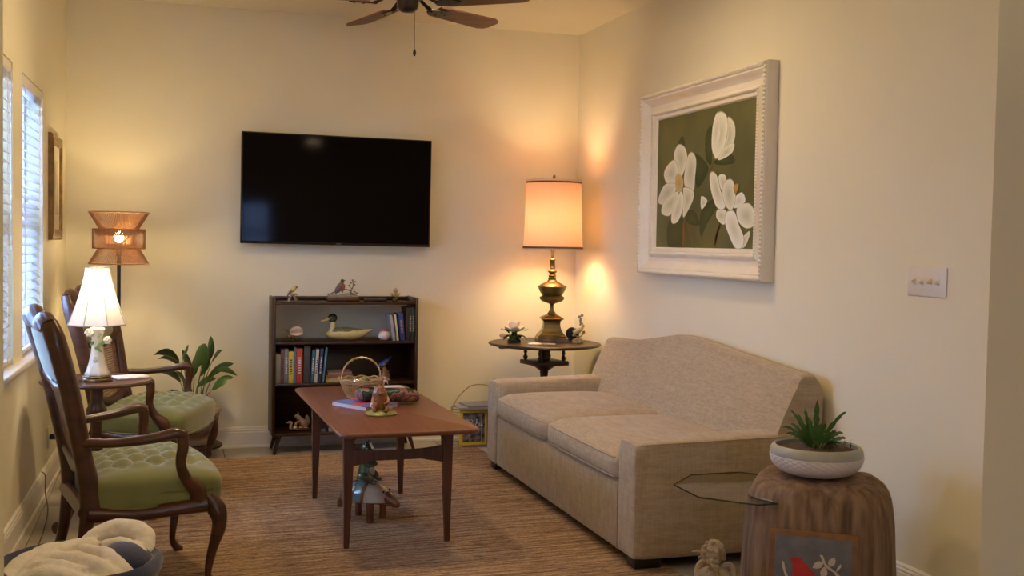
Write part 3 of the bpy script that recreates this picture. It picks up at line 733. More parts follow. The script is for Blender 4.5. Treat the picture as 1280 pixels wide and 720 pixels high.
for k in range(5):
    th = radians(32.7 + 72 * k); R = Matrix.Rotation(th, 4, 'Z')
    g = G(); P = []
    r0, r1 = 0.19, 0.63
    outl = [(r0, -0.052), (r0 + 0.03, -0.058), (r1 - 0.05, -0.070), (r1 - 0.012, -0.055), (r1, -0.03), (r1, 0.03), (r1 - 0.012, 0.055), (r1 - 0.05, 0.070), (r0 + 0.03, 0.058), (r0, 0.052)]
    g.prism(outl, -0.004, 0.004, 'z', R @ Matrix.Translation((0, 0, -0.296)) @ Matrix.Rotation(radians(-11), 4, 'X')); bl = mk('blade', g, BLADE, fan)
    g = G(); T = R @ Matrix.Translation((0, 0, -0.302)) @ Matrix.Rotation(radians(-11), 4, 'X')
    g.prism([(0.15, -0.018), (0.19, -0.034), (0.235, -0.040), (0.27, -0.02), (0.285, 0), (0.27, 0.02), (0.235, 0.040), (0.19, 0.034), (0.15, 0.018)], -0.004, 0.002, 'z', T)
    g.tube([(0.085, 0, -0.262), (0.11, 0, -0.275), (0.165, 0, -0.302)], [0.015, 0.013, 0.018], 8, 3, sy=0.5, T=R)
    for a, b_ in ((0.215, -0.02), (0.215, 0.02), (0.26, 0)): g.ell((a, b_, -0.005), (0.006, 0.006, 0.003), 8, 4, T=T)
    mk('blade_arm', g, OIL, fan)
g = G(); g.tube([(0.03, -0.03, -0.33), (0.03, -0.03, -0.52)], 0.0012, 5)
for k in range(34): g.ell((0.03, -0.03, -0.335 - k * 0.0055), 0.0020, 6, 4)
pc = mk('pull_chain', g, BRASS, fan)
g = G(); g.lathe([(0, -0.553), (0.005, -0.549), (0.0085, -0.535), (0.006, -0.522), (0.002, -0.516), (0, -0.515)], 12, c=(0.03, -0.03, 0)); mk('fob', g, OIL, pc)

# ---------------------------------------------------------------- magnolia painting
def art_obj(name, polys, parent, m, T=None):
    vs = []; fs = []; cols = []
    for pts, col_c, col_e, dep in polys:
        cx = sum(p[0] for p in pts) / len(pts); cz = sum(p[1] for p in pts) / len(pts); b = len(vs)
        vs.append((cx, -dep, cz)); cols.append(col_c)
        for p in pts: vs.append((p[0], -dep, p[1])); cols.append(col_e)
        for k in range(len(pts)): fs.append((b, b + 1 + k, b + 1 + (k + 1) % len(pts)))
    me = bpy.data.meshes.new(name); me.from_pydata(vs, [], fs); me.materials.append(m)
    ca = me.color_attributes.new('paint', 'FLOAT_COLOR', 'POINT')
    for i, c in enumerate(cols): ca.data[i].color = (*c, 1)
    o = bpy.data.objects.new(name, me); COL.objects.link(o); o.parent = parent; return o
def paint_mat():
    m = bpy.data.materials.new('oil_paint'); m.use_nodes = True; nt = m.node_tree; b = nt.nodes['Principled BSDF']
    a = nt.nodes.new('ShaderNodeVertexColor'); a.layer_name = 'paint'; nt.links.new(a.outputs[0], b.inputs['Base Color']); b.inputs['Roughness'].default_value = 0.45
    b.inputs['Specular IOR Level'].default_value = 0.3; return m
PAINT = paint_mat()
FRM = mat('antique_white_frame', (0.80, 0.745, 0.63), (0.76, 0.70, 0.59), 10, rough=0.45, bump=0.06, bscale=80)
PY0, PY1, PZ0, PZ1 = -2.645, -1.215, 1.185, 2.228
W_, H_ = PY1 - PY0, PZ1 - PZ0
pic = thing('magnolia_painting', 'large painting of white magnolias on green in a wide white moulded frame, above the sofa', 'painting', (XR - 0.0005, (PY0 + PY1) / 2, (PZ0 + PZ1) / 2), -pi / 2)
mo = 0.155
g = G(); g.frame(W_, H_, [(0.0, 0.0), (0.0, 0.058), (0.004, 0.066), (0.012, 0.070), (0.022, 0.070), (0.027, 0.062), (0.034, 0.064), (0.040, 0.060), (0.052, 0.044), (0.072, 0.030), (0.098, 0.026), (0.104, 0.036), (0.112, 0.042), (0.124, 0.042), (0.129, 0.030), (0.134, 0.034), (0.148, 0.030), (mo, 0.019), (mo, 0.0)])
fr = mk('frame', g, FRM, pic, ang=25)
g = G()
def beads(w, h, ins, dep, r, sp):
    for (x0, z0, x1, z1) in ((-w / 2 + ins, h / 2 - ins, w / 2 - ins, h / 2 - ins), (-w / 2 + ins, -h / 2 + ins, w / 2 - ins, -h / 2 + ins), (-w / 2 + ins, -h / 2 + ins, -w / 2 + ins, h / 2 - ins), (w / 2 - ins, -h / 2 + ins, w / 2 - ins, h / 2 - ins)):
        L_ = sqrt((x1 - x0) ** 2 + (z1 - z0) ** 2); n = int(L_ / sp)
        for k in range(n + 1): u = k / n; g.ell((x0 + (x1 - x0) * u, -dep, z0 + (z1 - z0) * u), (r, r * 0.8, r), 6, 4)
beads(W_, H_, 0.013, 0.070, 0.0095, 0.021)
o = mk('beading', g, FRM, fr); o['kind'] = 'stuff'
g = G(); beads(W_, H_, 0.118, 0.043, 0.0065, 0.015); o = mk('inner_beading', g, FRM, fr); o['kind'] = 'stuff'
cw, chh = W_ - 2 * mo + 0.004, H_ - 2 * mo + 0.004
CANV = mat('olive_canvas', (0.150, 0.145, 0.042), (0.060, 0.068, 0.020), 2.4, rough=0.5, lo=0.3, hi=0.7)
g = G(); g.box((0, -0.010, 0), (cw, 0.018, chh)); cv = mk('canvas', g, CANV, pic, False)
def PM(x, y):
    t = (x - 27) / 453.0; top = 110 - 107 * t; v = (715 - y) / (715 - top); s = t * 5.9 / (4.9 + t * 1.0)
    return ((s - 0.5) * cw, (v - 0.5) * chh)
polys = []; dep = 0.0192
def shape(pts, cc, ce, grow=None):
    global dep
    P = [PM(*p) for p in pts]
    # round the outline
    Q = []
    n = len(P)
    for i in range(n):
        p0, p1, p2, p3 = P[i - 1], P[i], P[(i + 1) % n], P[(i + 2) % n]
        for k in range(4):
            t = k / 4
            Q.append(tuple(0.5 * (2 * p1[j] + (-p0[j] + p2[j]) * t + (2 * p0[j] - 5 * p1[j] + 4 * p2[j] - p3[j]) * t * t + (-p0[j] + 3 * p1[j] - 3 * p2[j] + p3[j]) * t ** 3) for j in (0, 1)))
    cl = lambda q: (max(-cw / 2, min(cw / 2, q[0])), max(-chh / 2, min(chh / 2, q[1])))
    if grow:
        cx = sum(q[0] for q in Q) / len(Q); cz = sum(q[1] for q in Q) / len(Q)
        polys.append(([cl((cx + (q[0] - cx) * 1.05, cz + (q[1] - cz) * 1.05)) for q in Q], grow, grow, dep)); dep += 0.00006
    polys.append(([cl(q) for q in Q], cc, ce, dep)); dep += 0.00006
DG = (0.030, 0.045, 0.014); MG = (0.055, 0.075, 0.022)
for P in ([(245, 180), (272, 140), (275, 300), (265, 320), (245, 280)], [(290, 300), (360, 270), (378, 312), (300, 320)], [(190, 270), (240, 300), (260, 350), (215, 430), (200, 380)],
          [(230, 540), (290, 480), (310, 500), (260, 600), (232, 660)], [(165, 540), (200, 540), (225, 590), (215, 610), (165, 590)], [(85, 590), (155, 575), (150, 713), (85, 713)], [(118, 225), (140, 185), (150, 240)]):
    shape(P, MG, DG)
for P in ([(283, 295), (288, 298), (276, 360), (270, 470), (266, 470), (270, 360)], [(345, 535), (349, 538), (305, 640), (297, 713), (292, 713), (300, 640)], [(150, 580), (156, 580), (160, 712), (148, 712)], [(172, 610), (177, 610), (200, 700), (204, 713), (198, 713)]):
    shape(P, (0.20, 0.10, 0.03), (0.14, 0.07, 0.02))
W1 = (0.58, 0.59, 0.43); W2 = (0.70, 0.69, 0.55); EDG = (0.36, 0.38, 0.24)
for P in ([(105, 300), (103, 265), (120, 228), (145, 235), (160, 270), (160, 310), (145, 360), (130, 380)], [(105, 300), (70, 330), (58, 370), (75, 410), (115, 405), (125, 370)],
          [(165, 285), (185, 265), (203, 300), (200, 380), (195, 440), (165, 435), (150, 390)], [(70, 412), (45, 450), (35, 500), (70, 505), (110, 450), (120, 415)],
          [(60, 500), (52, 550), (90, 560), (120, 500), (125, 450), (100, 460)], [(150, 470), (150, 565), (170, 540), (195, 480), (190, 440), (150, 430)], [(100, 545), (100, 595), (125, 590), (145, 540), (150, 480), (135, 450)],
          [(345, 100), (375, 130), (378, 200), (350, 260), (325, 280), (345, 180)], [(275, 160), (285, 100), (300, 75), (320, 95), (310, 170), (290, 270), (275, 240)],
          [(302, 80), (335, 88), (345, 150), (330, 240), (300, 288), (287, 265), (308, 170)], [(330, 242), (375, 220), (370, 260), (335, 288), (305, 295)],
          [(232, 470), (260, 490), (235, 530)], [(310, 530), (350, 540), (340, 600), (305, 570)], [(400, 520), (450, 500), (478, 540), (478, 600), (440, 615), (405, 580)],
          [(420, 665), (440, 645), (457, 630), (458, 652), (440, 700), (412, 712), (398, 700)], [(350, 545), (385, 540), (408, 600), (432, 660), (425, 705), (395, 708), (365, 650), (345, 590)], [(390, 470), (420, 450), (435, 490), (400, 520), (380, 515)],
          [(310, 375), (340, 370), (345, 420), (325, 440)], [(270, 370), (285, 355), (305, 380), (320, 440), (345, 500), (330, 530), (300, 510), (275, 430)], [(340, 400), (375, 395), (390, 470), (375, 530), (345, 510), (330, 450)]):
    q_ = random.uniform(-0.06, 0.08); shape(P, tuple(v - 0.06 + q_ for v in W1), tuple(min(0.8, v + 0.10 + q_) for v in W2), EDG)
shape([(112, 380), (128, 362), (145, 385), (148, 425), (132, 452), (115, 435)], (0.50, 0.30, 0.07), (0.55, 0.47, 0.22))
shape([(380, 420), (400, 408), (402, 430), (388, 458)], (0.55, 0.32, 0.08), (0.45, 0.25, 0.06))
art_obj('painted_flowers', polys, cv, PAINT)

# gilt framed picture on the left wall
lpic = thing('gilt_framed_picture', 'narrow gilt framed picture with cream mat on the window wall near the corner', 'picture')
lpic.matrix_world = LM @ Matrix.Translation((0.0005, -0.640, 1.61)) @ Matrix.Rotation(pi / 2, 4, 'Z')
GILT = mat('dull_gilt', (0.26, 0.155, 0.055), (0.15, 0.085, 0.030), 20, rough=0.4, metal=0.45, bump=0.2, bscale=60)
g = G(); g.frame(0.47, 0.575, [(0, 0), (0, 0.016), (0.006, 0.024), (0.020, 0.021), (0.036, 0.027), (0.048, 0.022), (0.058, 0.014), (0.058, 0)]); mk('frame', g, GILT, lpic, ang=25)
CRM = mat('cream_board', (0.62, 0.56, 0.42), rough=0.8)
g = G(); g.box((0, -0.006, 0), (0.36, 0.011, 0.465)); mk('mat_board', g, CRM, lpic, False)
g = G(); g.box((0, -0.0125, 0), (0.20, 0.002, 0.30)); mk('print', g, mat('faded_print', (0.34, 0.30, 0.20), (0.50, 0.46, 0.34), 6, rough=0.7), lpic, False)

# light switches
sw = thing('light_switch', 'four-gang white toggle light switch plate on the right wall', 'light switch', (XR, -3.745, 1.230), -pi / 2)
g = G(); g.rbox((0, -0.003, 0), (0.218, 0.006, 0.112), 0.003, 2); mk('plate', g, WHITEP, sw)
for k in range(4):
    x = -0.0715 + k * 0.0455 + 0.003; up = 1 if k in (0, 2) else -1
    g = G(); g.rbox((x, -0.011, 0.003 * up), (0.010, 0.020, 0.012), 0.002, 2, rot=(radians(30 * up), 0, 0)); g.box((x, -0.0065, 0), (0.011, 0.0015, 0.025)); mk('toggle', g, WHITEP, sw)
    for zz in (-0.030, 0.030): g = G(); g.ell((x, -0.006, zz), (0.003, 0.0012, 0.003), 8, 4); mk('screw', g, WHITEP, sw)

# outlet and cord on the left wall
ou = thing('wall_outlet', 'white wall outlet with black plug low on the window wall', 'outlet'); ou.matrix_world = LM @ Matrix.Translation((0, -0.88, 0.262)) @ Matrix.Rotation(pi / 2, 4, 'Z')
g = G(); g.rbox((0, -0.003, 0), (0.07, 0.006, 0.115), 0.003, 2); mk('plate', g, WHITEP, ou)
cd = G(); 
pts = [(-0.605, -0.88, 0.262), (-0.575, -0.88, 0.262), (-0.545, -0.90, 0.235), (-0.53, -0.95, 0.08), (-0.50, -1.06, 0.008), (-0.46, -1.22, 0.008), (-0.425, -1.38, 0.008)]
cd.tube(pts, 0.0032, 6, 6); cd.rbox((-0.596, -0.88, 0.262), (0.034, 0.024, 0.028), 0.005, 2)
o = mk('power_cord', cd, BLACK); tag(o, 'black power cord running from the wall outlet down to the floor', 'cord')
cd = G(); cd.tube([(-0.619, -1.20, 0.139), (-0.598, -1.24, 0.125), (-0.594, -1.28, 0.05), (-0.56, -1.5, 0.007), (-0.54, -1.9, 0.006), (-0.53, -2.3, 0.006), (-0.48, -2.6, 0.006)], 0.0028, 6, 5)
o = mk('thin_cable', cd, mat('brown_cable', (0.10, 0.06, 0.035), rough=0.5)); tag(o, 'thin brown cable lying loose on the tiles along the left baseboard', 'cable')

# ---------------------------------------------------------------- round table in the corner, brass lamp
RTX, RTY = 2.338, -0.485
rt = thing('round_tilt_table', 'round dark tilt-top table with birdcage block in the corner behind the sofa', 'table', (RTX, RTY, 0))
g = G(); g.lathe([(0, 0.684), (0.345, 0.684), (0.360, 0.688), (0.368, 0.695), (0.364, 0.702), (0.352, 0.705), (0.344, 0.7035), (0, 0.7035)], 64); mk('tabletop', g, DARKW, rt)
g = G(); g.rbox((0, 0, 0.673), (0.20, 0.20, 0.022), 0.004, 2, rot=(0, 0, 0.3)); g.rbox((-0.16, 0, 0.6755), (0.30, 0.035, 0.017), 0.004, 2); mk('upper_block', g, DARKW, rt)
for sx in (-1, 1):
    for sy in (-1, 1):
        g = G(); g.lathe([(0.008, 0.588), (0.014, 0.598), (0.016, 0.608), (0.009, 0.620), (0.008, 0.628), (0.013, 0.638), (0.010, 0.650), (0.008, 0.663)], 12, c=(sx * 0.088 - sy * 0.02, sy * 0.088 + sx * 0.02, 0)); mk('baluster', g, DARKW, rt)
g = G(); g.rbox((0, 0, 0.574), (0.235, 0.235, 0.028), 0.005, 2, rot=(0, 0, 0.22)); mk('lower_block', g, DARKW, rt)
g = G(); g.lathe([(0.040, 0.662), (0.036, 0.60), (0.034, 0.588), (0.085, 0.560), (0.050, 0.535), (0.028, 0.52), (0.024, 0.47), (0.034, 0.44), (0.030, 0.40), (0.022, 0.37), (0.026, 0.30), (0.048, 0.24), (0.040, 0.19), (0.022, 0.17), (0, 0.165)], 24); mk('pedestal', g, DARKW, rt)
for k in range(3):
    th = radians(215 + 120 * k); g = G(); c_, s_ = cos(th), sin(th)
    g.tube([(0.02 * c_, 0.02 * s_, 0.24), (0.10 * c_, 0.10 * s_, 0.22), (0.18 * c_, 0.18 * s_, 0.11), (0.24 * c_, 0.24 * s_, 0.03), (0.28 * c_, 0.28 * s_, 0.022)], [0.024, 0.024, 0.019, 0.018, 0.022], 10, 5); mk('leg', g, DARKW, rt)
LBX, LBY, LBZ = 2.418, -0.385, 0.7055
bl = thing('brass_lamp', 'tall brass urn table lamp with cream drum shade, on the corner round table', 'lamp', (LBX, LBY, LBZ), radians(-14))
g = G()
def sq(prof, g):
    vs = []; fs = []
    for r, z in prof:
        for dx, dy in ((-1, -1), (1, -1), (1, 1), (-1, 1)): vs.append((dx * r, dy * r, z))
    for i in range(len(prof) - 1):
        for k in range(4): fs.append((4 * i + k, 4 * i + (k + 1) % 4, 4 * i + 4 + (k + 1) % 4, 4 * i + 4 + k))
    fs.append((3, 2, 1, 0)); n = len(prof) - 1; fs.append(tuple(4 * n + k for k in range(4))); g.add(vs, fs)
sq([(0.100, 0), (0.100, 0.022), (0.092, 0.026), (0.092, 0.036), (0.084, 0.042), (0.082, 0.048)], g); mk('plinth', g, BRASS, bl, ang=30)
VERD = mat('verdigris_brass', (0.22, 0.15, 0.055), (0.07, 0.085, 0.04), 7, rough=0.3, metal=0.75, bump=0.25, bscale=50)
g = G(); sq([(0.080, 0.047), (0.072, 0.056), (0.060, 0.078), (0.053, 0.105), (0.054, 0.130), (0.062, 0.142), (0.076, 0.147), (0.072, 0.153), (0.052, 0.166), (0.030, 0.176)], g); mk('pedestal', g, VERD, bl, ang=40)
g = G(); g.lathe([(0.026, 0.174), (0.030, 0.182), (0.024, 0.190), (0.014, 0.205), (0.012, 0.235), (0.017, 0.245), (0.03, 0.25), (0.062, 0.262), (0.076, 0.275), (0.078, 0.290), (0.066, 0.300), (0.062, 0.302)], 48,
               fn=lambda th, z: 1 + (0.05 * abs(sin(12 * th)) if 0.258 < z < 0.298 else 0)); mk('stem', g, BRASS, bl)
g = G(); g.lathe([(0.062, 0.300), (0.075, 0.315), (0.088, 0.338), (0.092, 0.352), (0.099, 0.357), (0.099, 0.362), (0.085, 0.364)], 48); mk('urn', g, VERD, bl)
g = G(); g.lathe([(0.092, 0.362), (0.080, 0.372), (0.055, 0.385), (0.036, 0.393), (0.030, 0.402), (0.025, 0.406), (0.028, 0.418), (0.022, 0.424), (0.028, 0.432), (0.020, 0.440), (0.020, 0.447), (0.030, 0.456), (0.031, 0.462), (0.020, 0.470), (0.016, 0.478), (0.021, 0.484), (0.017, 0.490), (0.017, 0.530), (0.022, 0.536), (0.021, 0.541), (0.011, 0.546), (0.011, 0.64), (0, 0.64)], 36); mk('neck', g, BRASS, bl)
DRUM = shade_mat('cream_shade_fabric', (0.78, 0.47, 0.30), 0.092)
zs0, zs1 = 0.612, 1.058
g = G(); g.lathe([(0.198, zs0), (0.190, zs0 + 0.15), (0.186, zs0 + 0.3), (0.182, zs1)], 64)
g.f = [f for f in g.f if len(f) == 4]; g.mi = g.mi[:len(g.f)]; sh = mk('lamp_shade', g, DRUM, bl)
BRAID = mat('brown_braid', (0.10, 0.055, 0.035), (0.18, 0.10, 0.07), 80, rough=0.8)
g = G()
for r, z in ((0.199, zs0 + 0.006), (0.1835, zs1 - 0.014)): g.lathe([(r, z - 0.006), (r + 0.0015, z), (r - 0.0002, z + 0.006)], 64)
g.f = [f for f in g.f if len(f) == 4]; g.mi = g.mi[:len(g.f)]; mk('shade_braid', g, BRAID, sh)
g = G()
for r, z in ((0.1985, zs0 - 0.002), (0.183, zs1)): g.tube([(r * cos(2 * pi * k / 64), r * sin(2 * pi * k / 64), z) for k in range(64)], 0.0028, 6, closed=True)
mk('shade_rim', g, mat('cream_trim', (0.62, 0.52, 0.40), rough=0.7), sh)
g = G()
for a in (0, 2.094, 4.189): g.tube([(0, 0, zs1 - 0.02), (0.181 * cos(a), 0.181 * sin(a), zs1 - 0.003)], 0.0016, 5)
g.tube([(0, 0, 0.64), (0.045, 0, 0.70), (0.05, 0, 0.85), (0, 0, zs1 - 0.02), (0, 0, zs1 + 0.01)], 0.0018, 5, 4)
g.lathe([(0.004, zs1), (0.009, zs1 + 0.006), (0.006, zs1 + 0.014), (0.011, zs1 + 0.022), (0.007, zs1 + 0.034), (0, zs1 + 0.042)], 12); mk('harp_finial', g, BRASS, bl)
g = G(); g.ell((0, 0, 0.80), (0.03, 0.03, 0.042), 12, 8); mk('bulb', g, BULB, bl)
light('brass_lamp_light', 'POINT', (LBX, LBY, LBZ + 0.80), 22, (1.0, 0.79, 0.42), 0.07)

# ---------------------------------------------------------------- small ornaments
def leafset(g, c, n, r, w_, z=0.0, up=0.01, dz=0.0, r0=0.15, ph=0.0):
    for k in range(n):
        a = 2 * pi * k / n + ph + random.uniform(-0.2, 0.2); rr = r * random.uniform(0.85, 1.1)
        g.leaf((c[0] + r * r0 * cos(a), c[1] + r * r0 * sin(a), c[2] + z), (c[0] + rr * cos(a), c[1] + rr * sin(a), c[2] + z + dz), w_, up)
PWH = mat('porcelain_white', (0.86, 0.78, 0.66), (0.82, 0.70, 0.58), 30, rough=0.3)
PPK = mat('porcelain_blush', (0.62, 0.43, 0.32), (0.72, 0.58, 0.46), 25, rough=0.25)
DGL = mat('dark_green_glaze', (0.030, 0.060, 0.022), (0.015, 0.032, 0.014), 40, rough=0.25)
OLV = mat('olive_glaze', (0.20, 0.22, 0.07), (0.12, 0.13, 0.05), 40, rough=0.3)
TAN = mat('tan_glaze', (0.34, 0.24, 0.13), (0.20, 0.14, 0.08), 40, rough=0.35)
BRN = mat('brown_glaze', (0.22, 0.10, 0.05), (0.12, 0.05, 0.028), 40, rough=0.3)
YEL = mat('yellow_glaze', (0.62, 0.47, 0.12), (0.52, 0.40, 0.14), 30, rough=0.3)
BLU = mat('blue_glaze', (0.035, 0.075, 0.30), (0.02, 0.04, 0.16), 30, rough=0.3)
RED = mat('red_glaze', (0.42, 0.05, 0.03), (0.30, 0.03, 0.02), 30, rough=0.3)
CRMG = mat('cream_glaze', (0.60, 0.50, 0.24), (0.52, 0.42, 0.18), 15, rough=0.25)

# white magnolia on the round table
mg = thing('magnolia_ornament', 'cream ceramic magnolia bloom with dark leaves, left of the brass lamp', 'ornament', (2.150, -0.42, 0.7055)); mg.scale = (1.2, 1.2, 1.1)
g = G(); g.lathe([(0, 0), (0.035, 0.0), (0.038, 0.008), (0.022, 0.030), (0.012, 0.06), (0, 0.06)], 16); leafset(g, (0, 0, 0.035), 7, 0.072, 0.05, dz=-0.022, up=0.012); leafset(g, (0, 0, 0.055), 6, 0.065, 0.045, dz=0.006, up=0.01, ph=0.5)
g.leaf((-0.03, 0, 0.05), (-0.082, -0.01, 0.072), 0.05, 0.012); g.leaf((0.03, 0, 0.06), (0.092, 0, 0.062), 0.03, 0.014); mk('leaves', g, DGL, mg)
g = G()
cup = lambda u: 0.35 + 0.9 * sin(pi * min(1, u * 0.8 + 0.1))
for k in range(6):
    a = 2 * pi * k / 6 + 0.3; g.leaf((0.008 * cos(a), 0.008 * sin(a), 0.06), (0.064 * cos(a), 0.064 * sin(a), 0.092), 0.044, -0.012, fold=0.25, shape=cup)
for k in range(4):
    a = 2 * pi * k / 4 + 0.9; g.leaf((0.005 * cos(a), 0.005 * sin(a), 0.062), (0.034 * cos(a), 0.034 * sin(a) + 0.005, 0.122), 0.046, 0.006, fold=0.3, shape=cup, archv=(cos(a), sin(a), 0))
mk('bloom', g, PWH, mg)
g = G(); g.ell((0, -0.005, 0.082), (0.010, 0.010, 0.018), 10, 8); mk('stamen', g, TAN, mg)
g = G(); g.ell((-0.062, 0.01, 0.035), (0.020, 0.016, 0.014), 10, 8); mk('bud', g, PPK, mg)

bd = thing('yellow_bird_ornament', 'small pale yellow bird ornament perched among blossoms, right of the brass lamp', 'ornament', (2.555, -0.53, 0.7055))
g = G(); g.lathe([(0, 0), (0.040, 0), (0.040, 0.012), (0.030, 0.022), (0.01, 0.028), (0, 0.028)], 16, fn=lambda th, z: 1 + 0.1 * sin(3 * th)); g.tube([(0.01, 0, 0.02), (0.0, 0, 0.05), (0.012, 0.004, 0.10), (0.010, 0, 0.14), (0.014, 0, 0.175)], [0.007, 0.005, 0.004, 0.003, 0.002], 6, 4)
g.tube([(0, 0, 0.03), (-0.028, 0, 0.055), (-0.034, 0, 0.07)], [0.006, 0.004, 0.003], 6, 3); g.tube([(0, 0, 0.03), (0.028, 0, 0.05), (0.034, 0, 0.07)], [0.006, 0.004, 0.003], 6, 3); mk('base', g, TAN, bd)
g = G(); g.tube([(-0.034, -0.012, 0.058), (-0.02, -0.014, 0.072), (0, -0.014, 0.086), (0.016, -0.014, 0.098), (0.024, -0.014, 0.104)], [0.008, 0.017, 0.021, 0.014, 0.010], 12, 4); g.ell((0.024, -0.014, 0.110), (0.013, 0.012, 0.012), 12, 8); mk('bird', g, mat('pale_yellow_glaze', (0.55, 0.46, 0.22), (0.46, 0.38, 0.2), 30, rough=0.3), bd)
g = G()
for p in ((0.012, 0, 0.145), (0.004, 0, 0.168), (0.022, 0, 0.178), (-0.034, 0, 0.075), (0.036, 0, 0.068), (0.02, 0, 0.125)):
    for k in range(5): a = 2 * pi * k / 5; g.ell((p[0] + 0.006 * cos(a), p[1] - 0.003, p[2] + 0.006 * sin(a)), (0.005, 0.003, 0.005), 6, 4)
mk('blossom', g, mat('mauve_glaze', (0.30, 0.24, 0.24), (0.22, 0.20, 0.16), 50, rough=0.4), bd)
g = G()
for p in ((0.03, 0, 0.05), (-0.03, 0, 0.04), (0.018, 0, 0.15), (-0.02, 0, 0.085), (0.0, 0, 0.03)):
    leafset(g, p, 3, 0.022, 0.014)
mk('leaves', g, OLV, bd)

o = thing('round_stand_plate', 'small dark round plate standing on edge behind the brass lamp', 'plate', (2.575, -0.36, 0.7055), radians(-14)); g = G()
g.ell((0, 0, 0.044), (0.043, 0.006, 0.043), 24, 10); mk('plate', g, BLACK, o); g = G(); g.box((0, 0.008, 0.004), (0.05, 0.03, 0.008)); mk('easel', g, DARKW, o, False)
for i, (x, y, r_, c, lab) in enumerate(((2.235, -0.60, 0.3, PWH, 'pale coaster lying in front of the brass lamp on the round table'), (2.31, -0.635, -0.2, mat('patterned_coaster', (0.36, 0.20, 0.14), (0.5, 0.45, 0.4), 60, rough=0.3), 'brown patterned coaster beside the pale one, at the foot of the brass lamp'))):
    g = G(); g.lathe([(0, 0), (0.046, 0), (0.048, 0.003), (0.046, 0.006), (0, 0.006)], 28); o = mk('coaster', g, c); o.location = (x, y, 0.7046); tag(o, lab, 'coaster', 'coasters on the round table')

# notepad on the pedestal table
g = G(); g.rbox((0, 0, 0.005), (0.15, 0.11, 0.010), 0.002, 1); o = mk('notepad', g, mat('notepad_cover', (0.55, 0.42, 0.40), (0.70, 0.66, 0.64), 30, rough=0.4)); o.location = (-0.175, -1.72, 0.6757); o.rotation_euler = (0, 0, 0.35)
tag(o, 'small pale patterned notepad lying beside the porcelain lamp', 'notepad')

# ---------------------------------------------------------------- peace lily and stand
ps = thing('plant_stand', 'dark round low plant stand under the peace lily pot', 'plant stand', (0.135, -0.225, 0))
g = G(); g.lathe([(0, 0.055), (0.175, 0.055), (0.185, 0.062), (0.185, 0.072), (0.175, 0.078), (0, 0.078)], 40); mk('top', g, DARKW, ps)
for k in range(4):
    a = pi / 4 + k * pi / 2; g = G(); g.ell((0.13 * cos(a), 0.13 * sin(a), 0.028), (0.026, 0.016, 0.0275), 12, 8); g.box((0.13 * cos(a), 0.13 * sin(a), 0.05), (0.03, 0.03, 0.014)); mk('caster', g, BLACK, ps)
POT = mat('ivory_pot', (0.50, 0.42, 0.33), (0.40, 0.33, 0.25), 18, rough=0.6, bump=0.5, bscale=40)
pl = thing('peace_lily', 'leafy green peace lily in an ivory pot behind the farther armchair', 'plant', (0.135, -0.225, 0.0785))
g = G(); g.lathe([(0, 0), (0.125, 0), (0.135, 0.01), (0.155, 0.10), (0.168, 0.195), (0.176, 0.20), (0.176, 0.222), (0.166, 0.224), (0.160, 0.205), (0.150, 0.20), (0, 0.20)], 40, fn=lambda th, z: 1 + (0.006 * sin(24 * th) if 0.02 < z < 0.19 else 0)); mk('pot', g, POT, pl)
SOIL = mat('potting_soil', (0.05, 0.032, 0.02), (0.025, 0.016, 0.01), 60, rough=0.95, bump=1.0, bscale=120)
g = G(); g.lathe([(0.158, 0.201), (0.10, 0.208), (0, 0.212)][::-1], 24); mk('soil', g, SOIL, pl)
LILY = mat('lily_leaf', (0.035, 0.105, 0.020), (0.018, 0.060, 0.014), 10, rough=0.35, spec=0.5)
STEM = mat('lily_stem', (0.08, 0.15, 0.03), (0.06, 0.11, 0.02), 10, rough=0.5)
def pxz(px, py): return ((0.243 + (px - 264) * 0.00466) - 0.135, (0.743 - (py - 422) * 0.00491) - 0.0785)
leaves = [((262, 452), (264, 421), 12, -.02), ((224, 452), (193, 443), 17, -.08), ((226, 462), (198, 451), 13, .05), ((226, 479), (197, 466), 15, -.04), ((229, 450), (236, 433), 7, .06), ((244, 462), (257, 430), 17, -.05),
          ((253, 464), (262, 436), 11, .05), ((267, 455), (280, 441), 8, .06), ((262, 474), (294, 457), 11, .02), ((272, 464), (298, 471), 10, -.05), ((266, 487), (292, 471), 13, -.1), ((252, 474), (264, 451), 10, .08), ((222, 490), (197, 505), 7, -.02),
          ((238, 470), (228, 440), 12, .09), ((248, 488), (272, 478), 12, .1), ((232, 485), (215, 470), 12, .1), ((240, 478), (246, 448), 13, .12)]
for (b_, t_, w_, yy) in leaves:
    bx, bz = pxz(*b_); tx, tz = pxz(*t_)
    g = G(); arch = 0.025 if abs(tx - bx) > 0.06 else 0.005
    g.leaf((bx, yy, bz), (tx, yy - 0.03, tz), w_ * 0.0072, arch, n=10, fold=0.25, side=(-(tz - bz), 0.25, (tx - bx)) ); lf = mk('leaf', g, LILY, pl)
    sx = max(-0.08, min(0.08, bx * 0.5)); g = G(); g.tube([(sx, yy * 0.4, 0.205), (sx * 0.8 + bx * 0.2, yy * 0.7, 0.205 + (bz - 0.205) * 0.5), (bx, yy, bz + 0.003)], [0.004, 0.0032, 0.0022], 6, 4); mk('stem', g, STEM, pl)

